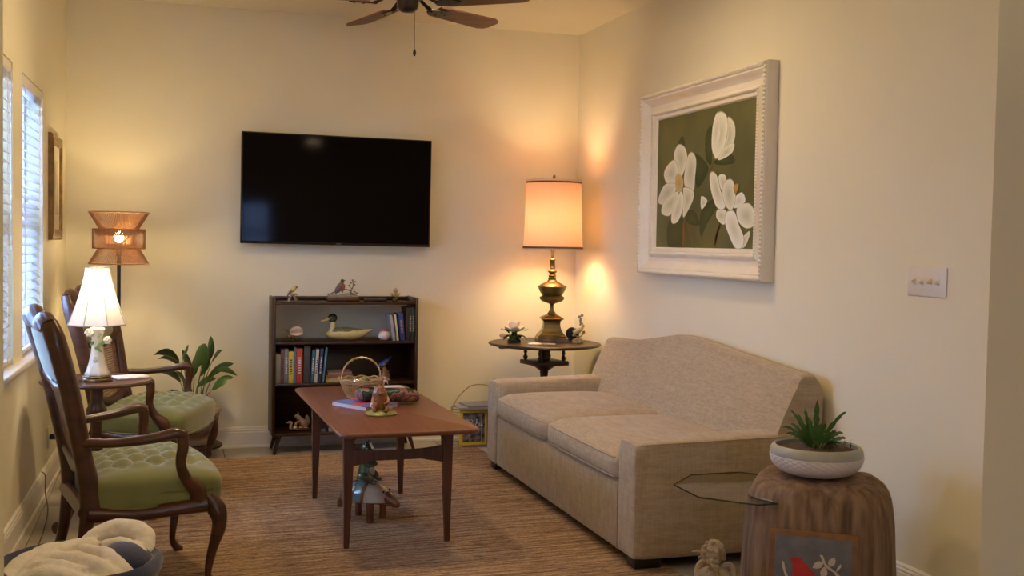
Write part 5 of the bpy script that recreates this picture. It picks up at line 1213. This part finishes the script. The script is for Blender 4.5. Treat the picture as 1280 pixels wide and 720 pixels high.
def book_flat(name, lab, loc, dims, rz, cover, page, cat='book', group=None):
    t = thing(name, lab, cat, loc, rz, group); L_, W2_, H2_ = dims
    g = G(); g.box((0, 0, 0.001), (L_, W2_, 0.002)); g.box((0, 0, H2_ - 0.001), (L_, W2_, 0.002)); g.box((-L_ / 2 + 0.001, 0, H2_ / 2), (0.002, W2_, H2_)); mk('cover', g, cover, t, False)
    g = G(); g.box((0.002, 0, H2_ / 2), (L_ - 0.008, W2_ - 0.008, H2_ - 0.0042)); mk('pages', g, page, t, False)
    return t
PAGE = mat('book_pages', (0.62, 0.56, 0.46), (0.52, 0.46, 0.37), 40, (1, 1, 40), rough=0.8)
CB = mat('red_blue_cover', (0.55, 0.06, 0.06), (0.10, 0.16, 0.45), 9, rough=0.3, lo=0.46, hi=0.54)
book_flat('picture_book', 'thin glossy red and blue picture book under the wire basket edge on the coffee table', (0.895, -2.035, CZ), (0.20, 0.26, 0.020), radians(-150), CB, PAGE)
# dark floral rolled pouch
po = thing('floral_pouch', 'dark zipped pouch with red and green floral print lying across the coffee table', 'pouch', (1.010, -1.995, CZ + 0.0125), radians(6)); po.rotation_euler = (0, radians(3.6), radians(6))
FLO = bpy.data.materials.new('floral_print'); FLO.use_nodes = True; nt = FLO.node_tree; b_ = nt.nodes['Principled BSDF']; b_.inputs['Roughness'].default_value = 0.35
tc = nt.nodes.new('ShaderNodeTexCoord'); vo = nt.nodes.new('ShaderNodeTexNoise'); vo.inputs['Scale'].default_value = 13; vo.inputs['Detail'].default_value = 3; rp = nt.nodes.new('ShaderNodeValToRGB'); rp.color_ramp.interpolation = 'CONSTANT'
e = rp.color_ramp.elements; e[0].color = (0.012, 0.010, 0.012, 1); e[0].position = 0; e[1].position = 0.42; e[1].color = (0.03, 0.07, 0.045, 1)
for p_, c_ in ((0.47, (0.012, 0.012, 0.014, 1)), (0.52, (0.20, 0.17, 0.15, 1)), (0.555, (0.26, 0.07, 0.06, 1)), (0.62, (0.05, 0.04, 0.04, 1)), (0.66, (0.30, 0.18, 0.06, 1))): x = e.new(p_); x.color = c_
nt.links.new(tc.outputs['Object'], vo.inputs['Vector']); nt.links.new(vo.outputs['Fac'], rp.inputs[0]); nt.links.new(rp.outputs[0], b_.inputs[0])
g = G(); g.rbox((0, 0, 0.034), (0.31, 0.10, 0.062), 0.027, sub=12, fn=lambda p: (p.x, p.y, p.z + (0.004 * sin(p.x * 30) if p.z > 0 else 0))); mk('body', g, FLO, po)
g = G(); g.tube([(-0.14, -0.01, 0.0665), (0.14, -0.01, 0.0665)], 0.003, 6); g.box((0.13, -0.02, 0.0665), (0.008, 0.02, 0.003)); mk('zip', g, BLACK, po)
# card
t = thing('greeting_card', 'white card printed with small green flowers, at the far end of the coffee table', 'card', (1.125, -1.47, CZ), radians(3)); g = G(); g.rbox((0, 0, 0.003), (0.17, 0.22, 0.006), 0.001, 1); mk('card', g, mat('white_card', (0.72, 0.68, 0.62), rough=0.5), t, False)
g = G(); random.seed(21)
for k in range(14): x, y = random.uniform(-0.05, 0.05), random.uniform(-0.035, 0.04); g.leaf((x, y, 0.0064), (x + random.uniform(-0.02, 0.02), y + random.uniform(-0.02, 0.02), 0.0066), 0.012, 0, n=4, fold=0)
mk('printed_flowers', g, OLV, t)
# frog/animal on mossy base
an = thing('singing_animal_ornament', 'brown ceramic open-mouthed frog ornament on a mossy green base, front of coffee table', 'ornament', (0.918, -2.31, CZ), radians(-10))
g = G(); g.lathe([(0, 0), (0.062, 0), (0.066, 0.006), (0.058, 0.016), (0.03, 0.024), (0, 0.026)], 30, fn=lambda th, z: 1 + 0.08 * sin(3 * th + 1) + 0.05 * sin(7 * th), sx=1.05, sy=0.85); g.ell((0.035, 0.01, 0.022), (0.022, 0.018, 0.016), 12, 8); g.ell((-0.03, -0.02, 0.018), (0.018, 0.015, 0.010), 12, 8); mk('base', g, mat('mossy_glaze', (0.30, 0.27, 0.06), (0.22, 0.22, 0.08), 20, rough=0.3), an)
ORB = mat('rust_brown_glaze', (0.33, 0.135, 0.055), (0.21, 0.085, 0.04), 18, rough=0.3)
g = G(); g.tube([(0.0, 0.01, 0.018), (0.0, 0.012, 0.045), (-0.002, 0.008, 0.075), (-0.004, 0.0, 0.100), (-0.006, -0.002, 0.122), (-0.008, 0.0, 0.134)], [0.026, 0.038, 0.038, 0.033, 0.024, 0.008], 16, 5)
for s in (-1, 1):
    g.tube([(s * 0.018, -0.01, 0.05), (s * 0.030, -0.028, 0.038), (s * 0.024, -0.038, 0.022)], [0.014, 0.011, 0.008], 10, 4); g.tube([(s * 0.030, -0.004, 0.08), (s * 0.034, -0.024, 0.062), (s * 0.014, -0.034, 0.055)], [0.009, 0.008, 0.006], 8, 4); g.ell((s * 0.014 - 0.006, -0.008, 0.126), (0.009, 0.008, 0.010), 10, 8)
ab = mk('body', g, ORB, an)
g = G(); g.ell((-0.001, -0.029, 0.100), (0.018, 0.008, 0.007), 14, 8, rot=(0, -0.3, 0)); mk('mouth', g, BRN, ab)
g = G()
for k in range(5): a = 2 * pi * k / 5; g.ell((-0.034 + 0.008 * cos(a), -0.03, 0.050 + 0.008 * sin(a)), (0.006, 0.004, 0.006), 8, 5)
mk('flower', g, PWH, an)

# ---------------------------------------------------------------- bookcase contents
TZ, Z1, Z2, Z3 = 0.9562, 0.7072, 0.4472, 0.1352
BOOKGRP = {1: 'books in the upper bay', 2: 'books in the middle bay', 3: 'book ends at the lower bay'}
def book(x, z0, w_, h, d, col, lab, group, lean=0.0, band=None, y=-0.30):
    t = thing('book', lab, 'book', (x + w_ / 2, y + d / 2, z0), 0, group)
    if lean: t.rotation_euler = (0, lean, 0); t.location.z += abs(sin(lean)) * w_ / 2 + 0.0004
    g = G(); g.rbox((0, -d / 2 + 0.002, h / 2), (w_, 0.004, h), 0.0015, 2)
    for s in (-1, 1): g.box((s * (w_ / 2 - 0.001), 0.002, h / 2), (0.002, d - 0.004, h))
    m = mat('book_cover_%.2f_%.2f_%.2f' % col, col, tuple(c * 0.85 for c in col), 20, rough=0.45); mk('cover', g, m, t)
    g = G(); g.box((0, 0.001, h / 2), (w_ - 0.0045, d - 0.010, h - 0.006)); mk('pages', g, PAGE, t, False)
    if band:
        g = G(); random.seed(int(x * 1000))
        n = 7; hh = h * 0.5
        for k in range(n): g.box((0, -d / 2 - 0.0002, h * 0.3 + hh * k / n), (w_ * 0.42, 0.0008, hh / n * random.uniform(0.45, 0.8)))
        mk('spine_lettering', g, mat('lettering_%.2f' % band[0], band, rough=0.5), t, False)
    return t
WH = (0.62, 0.6, 0.55); GD = (0.45, 0.32, 0.12); BK = (0.03, 0.03, 0.03)
x = 0.634
for w_, h, col, band, lab, ln in (
    (0.030, 0.182, (0.24, 0.24, 0.19), None, 'plain grey-green book, leftmost in the middle bay', 0), (0.019, 0.212, (0.20, 0.05, 0.04), BK, 'dark red and black book right of the grey-green one', 0),
    (0.025, 0.216, (0.17, 0.22, 0.27), WH, 'blue-grey book between the dark red and yellow books', 0), (0.030, 0.200, (0.62, 0.47, 0.05), BK, 'bright yellow book in the middle bay', 0),
    (0.014, 0.228, (0.10, 0.17, 0.30), None, 'slim blue book between the yellow and red books', 0), (0.038, 0.218, (0.50, 0.055, 0.025), WH, 'bright red book in the middle bay', 0),
    (0.040, 0.232, (0.055, 0.055, 0.055), None, 'thick charcoal book right of the red one', 0.02), (0.018, 0.205, (0.045, 0.13, 0.28), WH, 'blue book leaning right of the charcoal one', 0.05),
    (0.018, 0.212, (0.55, 0.58, 0.62), BK, 'white spined book leaning between two blue books', 0.06), (0.020, 0.214, (0.025, 0.035, 0.09), WH, 'navy book leaning, second from the right of the row', 0.07),
    (0.013, 0.222, (0.08, 0.20, 0.36), None, 'slim bright blue book leaning at the right end of the row', 0.10)):
    xx = x + (0.003 if ln else 0); book(xx, Z2, w_, h, 0.17, col, lab, BOOKGRP[2], ln, band); x += w_ + 0.0018 + (0.0035 if ln else 0)
for k, (L_, h, cov, pg, dx, lab) in enumerate(((0.20, 0.026, (0.50, 0.38, 0.14), PAGE, 0, 'yellow-tan book, bottom of the small flat pile in the middle bay'), (0.21, 0.020, (0.30, 0.15, 0.11), PAGE, 0.005, 'brown book in the middle of the small flat pile'), (0.19, 0.018, (0.32, 0.22, 0.21), PAGE, 0.012, 'dull pink book on top of the small flat pile'))):
    z = Z2 + (0, 0.0265, 0.047)[k]; cm = mat('flat_cover_%d' % k, cov, rough=0.5); book_flat('book', lab, (1.025 + dx, -0.225, z), (0.145, L_ - 0.04, h), pi / 2 + radians((0, 3, -2)[k]), cm, pg, 'book', 'flat pile of books in the middle bay')
# the row at the right of the upper bay
for xx, w_, h, col, band, lab, ln in (
    (1.372, 0.019, 0.168, (0.36, 0.36, 0.37), None, 'pale grey book leaning left in the upper bay', -0.16), (1.398, 0.013, 0.170, (0.60, 0.54, 0.34), None, 'slim cream book leaning beside the pale grey one', -0.13),
    (1.421, 0.030, 0.176, (0.035, 0.05, 0.26), GD, 'royal blue book leaning in the upper bay', -0.09), (1.455, 0.019, 0.213, (0.035, 0.022, 0.018), None, 'tall dark brown book right of the royal blue one', 0), (1.4755, 0.019, 0.215, (0.018, 0.024, 0.014), GD, 'tall black-green book second from the right in the upper bay', 0), (1.4955, 0.015, 0.216, (0.02, 0.06, 0.055), GD, 'tall dark teal book at the right end of the upper bay', 0)):
    book(xx, Z1, w_, h, 0.16, col, lab, BOOKGRP[1], ln, band)
book(0.925, Z3, 0.022, 0.115, 0.15, (0.08, 0.16, 0.20), 'teal spined small book in the lower bay', BOOKGRP[3], 0, WH); book(0.949, Z3, 0.016, 0.110, 0.15, (0.01, 0.01, 0.02), 'slim black book between the teal and white ones in the lower bay', BOOKGRP[3]); book(0.967, Z3, 0.032, 0.112, 0.15, (0.55, 0.50, 0.48), 'white spined small book in the lower bay', BOOKGRP[3])

# goldfinch
t = thing('goldfinch_ornament', 'yellow and blue bird ornament on a branch, left end of the bookcase top', 'ornament', (0.742, -0.20, TZ))
g = G(); g.tube([(-0.022, 0, 0.001), (-0.012, 0, 0.03), (0.0, 0, 0.042), (0.016, 0, 0.024), (0.026, 0, 0.001)], [0.010, 0.008, 0.009, 0.007, 0.009], 8, 4); g.tube([(0.0, 0, 0.04), (0.022, 0, 0.046), (0.030, 0, 0.038)], [0.007, 0.005, 0.003], 8, 3); mk('branch', g, TAN, t)
g = G(); g.tube([(-0.030, -0.006, 0.040), (-0.016, -0.006, 0.058), (0.002, -0.006, 0.072), (0.014, -0.006, 0.084), (0.022, -0.006, 0.088)], [0.004, 0.012, 0.015, 0.012, 0.008], 12, 5); bb = mk('body', g, YEL, t)
g = G(); g.tube([(-0.036, -0.012, 0.030), (-0.020, -0.014, 0.052), (-0.004, -0.014, 0.070)], [0.002, 0.010, 0.007], 8, 4, sy=0.6); mk('wing', g, mat('slate_blue_glaze', (0.06, 0.08, 0.16), rough=0.3), bb)
g = G(); g.ell((0.022, -0.006, 0.090), (0.009, 0.009, 0.008), 10, 8); g.tube([(0.028, -0.006, 0.088), (0.038, -0.006, 0.084)], [0.003, 0.0006], 6); mk('cap', g, BRN, bb)
# robin group
t = thing('robin_ornament', 'robin ornament perched beside a flowering twig on a wooden plinth, on the bookcase top', 'ornament', (1.065, -0.19, TZ))
g = G(); g.rbox((0, 0, 0.012), (0.205, 0.09, 0.024), 0.006, 2); mk('plinth', g, TEAKL, t)
g = G(); g.rbox((0, 0, 0.034), (0.19, 0.08, 0.020), 0.009, sub=8, fn=lambda p: (p.x, p.y, p.z + (0.006 * sin(p.x * 55) + 0.004 * sin(p.x * 131 + p.y * 90)) * (p.z > 0))); mk('rock', g, mat('grey_rock_glaze', (0.34, 0.29, 0.21), (0.24, 0.20, 0.14), 40, rough=0.6), t)
g = G(); g.tube([(-0.052, 0, 0.052), (-0.035, 0, 0.072), (-0.018, 0, 0.098), (-0.010, 0, 0.115), (-0.008, 0, 0.124)], [0.007, 0.019, 0.021, 0.013, 0.011], 14, 5); bb = mk('body', g, mat('robin_grey', (0.17, 0.13, 0.11), (0.12, 0.09, 0.08), 40, rough=0.4), t)
g = G(); g.ell((-0.006, -0.005, 0.088), (0.017, 0.017, 0.026), 12, 10, rot=(0, 0.35, 0)); mk('breast', g, mat('robin_red', (0.30, 0.075, 0.045), (0.22, 0.055, 0.035), 30, rough=0.4), bb)
g = G(); g.ell((-0.006, 0, 0.130), (0.013, 0.012, 0.012), 12, 8); g.tube([(0.004, 0, 0.132), (0.018, 0, 0.137)], [0.0035, 0.0006], 6); mk('head', g, mat('robin_head', (0.05, 0.025, 0.02), rough=0.4), bb)
g = G(); g.tube([(-0.040, 0, 0.066), (-0.065, 0, 0.055), (-0.088, 0, 0.044)], [0.006, 0.004, 0.003], 8); mk('tail', g, BRN, bb)
g = G(); g.tube([(-0.004, 0, 0.055), (0.002, 0, 0.072), (0.022, 0, 0.076), (0.042, 0, 0.066)], 0.003, 6, 4); g.tube([(0.05, 0, 0.04), (0.052, 0, 0.07), (0.064, 0, 0.10), (0.058, 0, 0.135)], [0.006, 0.004, 0.003, 0.002], 6, 4); g.tube([(0.055, 0, 0.08), (0.042, 0, 0.092), (0.038, 0, 0.10)], 0.002, 5, 2); g.tube([(0.05, 0, 0.05), (0.075, 0, 0.045), (0.085, 0, 0.05)], [0.006, 0.004, 0.003], 6, 2); mk('twig', g, BRN, t)
g = G()
for p in ((0.060, 0, 0.135), (0.040, 0, 0.102), (0.072, 0, 0.105), (0.074, 0, 0.125), (0.052, -0.01, 0.075), (0.05, 0, 0.118), (0.07, -0.01, 0.062), (0.085, -0.01, 0.053), (0.045, -0.01, 0.055)):
    leafset(g, p, 5, 0.013, 0.010, up=0.003)
    g.ell(p, (0.006, 0.006, 0.006), 6, 4)
mk('blossoms', g, mat('dusty_blossom', (0.30, 0.24, 0.18), (0.20, 0.19, 0.11), 60, rough=0.5), t)
g = G(); g.rbox((0, 0, 0.0095), (0.145, 0.045, 0.019), 0.004, 2); o = mk('remote_control', g, BLACK); o.location = (1.262, -0.255, TZ); tag(o, 'black remote control lying on the bookcase top beside the robin ornament', 'remote control')
# posy
t = thing('daffodil_posy', 'small posy ornament of yellow ceramic flowers, right end of the bookcase top', 'ornament', (1.402, -0.20, TZ)); g = G(); g.lathe([(0, 0), (0.018, 0), (0.020, 0.006), (0.012, 0.022), (0, 0.022)], 14)
for k in range(16): a = random.uniform(0, 2 * pi); g.leaf((0.004 * cos(a), 0.004 * sin(a), 0.01), (0.044 * cos(a), 0.03 * sin(a), random.uniform(0.015, 0.06)), 0.012, 0.012, n=5)
mk('leaves', g, DGL, t); g = G()
for k in range(11):
    a = random.uniform(0, 2 * pi); r = random.uniform(0.0, 0.03); c = Vector((r * cos(a), -0.012 + r * sin(a) * 0.6, random.uniform(0.035, 0.075)))
    for q in range(5): b2 = 2 * pi * q / 5; g.leaf(c, c + Vector((0.015 * cos(b2), -0.005, 0.015 * sin(b2))), 0.013, 0, n=3)
    g.ell(c + Vector((0, -0.004, 0)), (0.0035, 0.004, 0.0035), 6, 4)
mk('flowers', g, YEL, t)
# magnolia bud
t = thing('magnolia_bud_ornament', 'blush ceramic magnolia bud lying on green leaves, left in the upper bay', 'ornament', (0.762, -0.20, Z1)); g = G()
for a, r in ((0.2, 0.072), (1.2, 0.05), (2.4, 0.06), (3.3, 0.075), (4.2, 0.055), (5.4, 0.065)): g.leaf((0.01 * cos(a), 0.01 * sin(a), 0.010), (r * cos(a), r * sin(a) * 0.7, 0.008), 0.040, 0.010)
g.leaf((-0.02, 0, 0.03), (-0.080, 0, 0.072), 0.04, 0.01); g.leaf((0.0, -0.01, 0.005), (-0.01, -0.06, 0.003), 0.03, 0.006); mk('leaves', g, DGL, t)
g = G(); 
for k in range(7): a = 2 * pi * k / 7; g.leaf((-0.035, 0.012 * cos(a), 0.050 + 0.010 * sin(a)), (0.048, 0.020 * cos(a), 0.052 + 0.018 * sin(a)), 0.05, 0.018, side=(0, sin(a), -cos(a)), archv=(0, cos(a), sin(a)), shape=cup)
g.ell((0.004, 0, 0.052), (0.040, 0.030, 0.030), 16, 10); mk('bud', g, PPK, t)
g = G(); g.tube([(-0.03, 0, 0.05), (-0.05, 0, 0.030), (-0.02, 0, 0.006), (0.01, 0, 0.008)], [0.008, 0.006, 0.006, 0.01], 8, 4); mk('stem', g, TAN, t)
# duck decoy
t = thing('duck_decoy', 'carved mallard duck decoy with dark head and yellow bill, centre of the upper bay', 'decoy', (1.085, -0.20, Z1))
g = G(); g.tube([(-0.128, 0, 0.045), (-0.100, 0, 0.038), (-0.04, 0, 0.038), (0.03, 0, 0.037), (0.085, 0, 0.040), (0.13, 0, 0.055), (0.172, 0, 0.066)], [0.012, 0.036, 0.046, 0.048, 0.040, 0.020, 0.003], 18, 6, sy=0.80, up=(0, 0, 1)); bb = mk('body', g, CRMG, t)
g = G(); g.tube([(-0.105, 0, 0.054), (-0.07, 0, 0.060), (0.0, 0, 0.060), (0.07, 0, 0.058), (0.125, 0, 0.062)], [0.018, 0.036, 0.042, 0.030, 0.008], 16, 6, sy=0.58, up=(0, 0, 1)); mk('wings', g, mat('mottled_green', (0.075, 0.085, 0.030), (0.19, 0.18, 0.085), 45, rough=0.3, coat=0.4), bb)
g = G(); g.tube([(-0.088, 0, 0.055), (-0.086, 0, 0.090), (-0.086, 0, 0.118)], [0.027, 0.019, 0.018], 14, 4); mk('neck', g, CRMG, bb)
g = G(); g.tube([(-0.086, 0, 0.116), (-0.086, 0, 0.126)], [0.019, 0.022], 14); g.ell((-0.087, 0, 0.142), (0.030, 0.022, 0.028), 18, 12); hd = mk('head', g, mat('mallard_head', (0.035, 0.030, 0.018), (0.02, 0.03, 0.018), 30, rough=0.25, coat=0.4), bb)
g = G(); g.tube([(-0.108, 0, 0.140), (-0.135, 0, 0.128), (-0.160, 0, 0.122)], [0.018, 0.015, 0.011], 12, 4, sy=0.6, up=(0, 0, 1)); mk('bill', g, YEL, hd)
for s in (-1, 1): g = G(); g.ell((-0.098, s * 0.019, 0.148), 0.003, 8, 6); mk('eye', g, BLACK, hd)
# apple jar
t = thing('apple_jar', 'small round white jar with red lid beside the books in the upper bay', 'jar', (1.328, -0.235, Z1)); g = G(); g.lathe([(0, 0.0005), (0.022, 0.0005), (0.034, 0.010), (0.041, 0.028), (0.040, 0.042), (0.030, 0.055), (0.012, 0.060), (0, 0.060)], 28, fn=lambda th, z: 1 + 0.02 * cos(5 * th)); mk('body', g, mat('white_pink_glaze', (0.66, 0.56, 0.50), (0.62, 0.30, 0.22), 14, rough=0.2, lo=0.55, hi=0.75), t)
g = G(); g.lathe([(0.014, 0.058), (0.014, 0.064), (0.009, 0.070), (0.005, 0.076), (0, 0.078)], 16); g.tube([(-0.02, 0, 0.063), (0.02, 0, 0.063)], 0.004, 6); mk('lid', g, RED, t)
# bluebird
t = thing('bluebird_ornament', 'bluebird ornament with raised tail on a brown perch, right side of the middle bay', 'ornament', (1.335, -0.20, Z2)); g = G(); g.lathe([(0, 0), (0.045, 0), (0.046, 0.01), (0.036, 0.03), (0.020, 0.060), (0.008, 0.085), (0, 0.088)], 18, fn=lambda th, z: 1 + 0.12 * sin(3 * th + z * 30)); mk('perch', g, mat('perch_tan', (0.25, 0.13, 0.06), (0.16, 0.08, 0.04), 40, rough=0.4), t)
g = G(); g.tube([(-0.042, 0, 0.088), (-0.022, 0, 0.094), (0.002, 0, 0.108), (0.020, 0, 0.122), (0.030, 0, 0.130)], [0.009, 0.018, 0.021, 0.014, 0.007], 14, 5); bb = mk('body', g, BLU, t)
g = G(); g.ell((-0.004, -0.006, 0.098), (0.018, 0.017, 0.013), 12, 8, rot=(0, -0.5, 0)); mk('breast', g, ORB, bb)
g = G(); g.tube([(0.024, 0, 0.126), (0.045, 0, 0.148)], [0.006, 0.004], 8); g.tube([(0.012, -0.004, 0.118), (0.020, -0.006, 0.142)], [0.007, 0.002], 8, sy=0.5); mk('tail', g, BLU, bb)
g = G(); g.ell((-0.042, 0, 0.088), (0.013, 0.012, 0.012), 12, 8); g.tube([(-0.052, 0, 0.087), (-0.064, 0, 0.084)], [0.003, 0.0006], 6); mk('head', g, BLU, bb)
g = G(); 
for p in ((-0.03, -0.02, 0.055), (0.02, -0.02, 0.05), (-0.04, -0.015, 0.07)): leafset(g, p, 4, 0.022, 0.012)
mk('leaves', g, OLV, t)
# squirrels
t = thing('squirrel_ornament', 'brown squirrel pair ornament with small flowers, left in the lower bay', 'ornament', (0.785, -0.22, Z3))
g = G(); g.ell((0.01, 0, 0.010), (0.065, 0.035, 0.0095), 20, 8); mk('base', g, BRN, t)
g = G(); g.tube([(0.038, 0, 0.018), (0.030, 0, 0.045), (0.010, 0, 0.068), (-0.008, 0, 0.088), (-0.026, 0, 0.090)], [0.020, 0.027, 0.020, 0.015, 0.007], 14, 5)
for s in (-1, 1): g.ell((-0.002, s * 0.009, 0.106), (0.005, 0.003, 0.009), 8, 6); g.tube([(0.010, s * 0.012, 0.06), (-0.015, s * 0.012, 0.045), (-0.018, s * 0.010, 0.012)], [0.010, 0.007, 0.006], 8, 4)
mk('squirrel', g, mat('squirrel_brown', (0.22, 0.12, 0.065), (0.30, 0.21, 0.13), 40, rough=0.4), t)
g = G(); g.tube([(0.05, 0, 0.03), (0.062, 0, 0.055), (0.055, 0, 0.085), (0.062, 0, 0.092)], [0.010, 0.015, 0.013, 0.006], 10, 4); mk('tail', g, mat('squirrel_grey', (0.16, 0.13, 0.11), rough=0.5), t)
g = G(); g.tube([(-0.05, 0, 0.012), (-0.048, 0, 0.035), (-0.046, 0, 0.050), (-0.058, 0, 0.054), (-0.075, 0, 0.050)], [0.008, 0.009, 0.011, 0.008, 0.003], 10, 4); g.ell((-0.02, -0.01, 0.024), (0.012, 0.01, 0.014), 10, 8); mk('young_squirrel', g, mat('cream_fur_glaze', (0.46, 0.38, 0.26), (0.34, 0.26, 0.17), 40, rough=0.4), t)
g = G()
for p in ((-0.03, -0.03, 0.02), (0.012, -0.03, 0.022), (0.045, -0.03, 0.02)): leafset(g, p, 5, 0.013, 0.010, up=0.003)
mk('flowers', g, PWH, t)

# ---------------------------------------------------------------- magazine rack
MRX, MRY = 1.965, -0.245
t = thing('magazine_rack', 'gold wire magazine rack with a tall arched handle, half hidden by the sofa arm', 'magazine rack', (MRX, MRY, 0))
g = G()
def oval(z, r=0.0035, a=0.185, b=0.085): g.tube([(a * math.copysign(abs(cos(th)) ** 0.7, cos(th)), b * math.copysign(abs(sin(th)) ** 0.7, sin(th)), z) for th in [2 * pi * k / 48 for k in range(48)]], r, 6, closed=True)
oval(0.252); oval(0.018); oval(0.232, 0.002)
for x in (-0.16, -0.08, 0.0, 0.08, 0.16):
    for s in (-1, 1): g.tube([(x, s * 0.080, 0.252), (x, s * 0.080, 0.018)], 0.0022, 5)
for x in (-0.185, 0.185): g.tube([(x, 0, 0.252), (x, 0, 0.018)], 0.0028, 5)
for x in (-0.12, -0.04, 0.04, 0.12): g.tube([(x, -0.082, 0.018), (x, 0.082, 0.018)], 0.0022, 5)
for x in (-0.12, 0.12):
    for s in (-1, 1): g.tube([(x, s * 0.06, 0.018), (x, s * 0.06, 0.0)], 0.005, 6)
mk('wire_frame', g, GOLDW, t)
g = G(); g.tube([(-0.185, 0, 0.252), (-0.13, 0, 0.335), (-0.06, 0, 0.395), (0, 0, 0.405), (0.06, 0, 0.395), (0.13, 0, 0.335), (0.185, 0, 0.252)], 0.0036, 6, 6); mk('handle', g, GOLDW, t)
mgz = thing('magazine', 'yellow-bordered magazine with a grey cover photograph and white title, facing out of the wire rack', 'magazine', (MRX - 0.055, MRY - 0.068, 0.0205))
MG1 = mat('magazine_yellow', (0.66, 0.46, 0.02), (0.58, 0.40, 0.02), 10, rough=0.35)
g = G(); g.box((0, 0, 0.113), (0.185, 0.008, 0.226)); mk('cover', g, MG1, mgz, False)
g = G(); g.box((0.004, -0.0045, 0.114), (0.150, 0.0015, 0.196)); mk('cover_photo', g, mat('cover_photo', (0.035, 0.02, 0.022), (0.22, 0.21, 0.23), 26, rough=0.35, lo=0.42, hi=0.62), mgz, False)
for s_, x_, z_, sz in (('PO  E', -0.048, 0.143, 0.034), ('U  CIA', -0.030, 0.118, 0.034), ('GEO', -0.062, 0.028, 0.03)):
    if s_ == 'GEO': continue
    fc = bpy.data.curves.new('cover_title', 'FONT'); fc.body = s_; fc.size = sz; fc.extrude = 0.0004
    fo = bpy.data.objects.new('cover_title', fc); COL.objects.link(fo); fo.parent = mgz; fo.location = (x_, -0.0058, z_); fo.rotation_euler = (pi / 2, 0, 0); fc.materials.append(mat('title_white', (0.75, 0.72, 0.70), rough=0.5))
    bpy.context.view_layer.update(); me_ = bpy.data.meshes.new_from_object(fo); fm = bpy.data.objects.new('cover_title', me_); COL.objects.link(fm); fm.parent = mgz; fm.location = fo.location; fm.rotation_euler = fo.rotation_euler; bpy.data.objects.remove(fo)
for k, (dx, dy, z, c, lab) in enumerate(((0.0, 0.02, 0.2565, (0.46, 0.43, 0.48), 'pale grey magazine lying flat across the wire rack'), (0.045, 0.03, 0.268, (0.30, 0.28, 0.34), 'darker grey magazine lying on top of the pale one across the rack'))):
    book_flat('magazine', lab, (MRX + dx - 0.015, MRY + dy - 0.02, z), (0.21, 0.27, 0.010), pi / 2 + radians(-4 + 8 * k), mat('mag_%d' % k, c, rough=0.4), PAGE, 'magazine', 'magazines lying on the rack')
for k in range(3):
    t = thing('magazine', ('worn magazine standing directly behind the yellow one inside the rack', 'worn magazine standing second behind the yellow one in the rack', 'worn magazine standing rearmost in the rack, nearest the wall')[k], 'magazine', (MRX - 0.02, MRY - 0.045 + k * 0.03, 0.0205), 0, 'magazines standing in the rack')
    g = G(); g.box((0, 0, 0.110), (0.20, 0.012, 0.220)); mk('cover', g, mat('old_magazine', (0.30, 0.24, 0.14), (0.16, 0.14, 0.16), 12, rough=0.5), t, False)
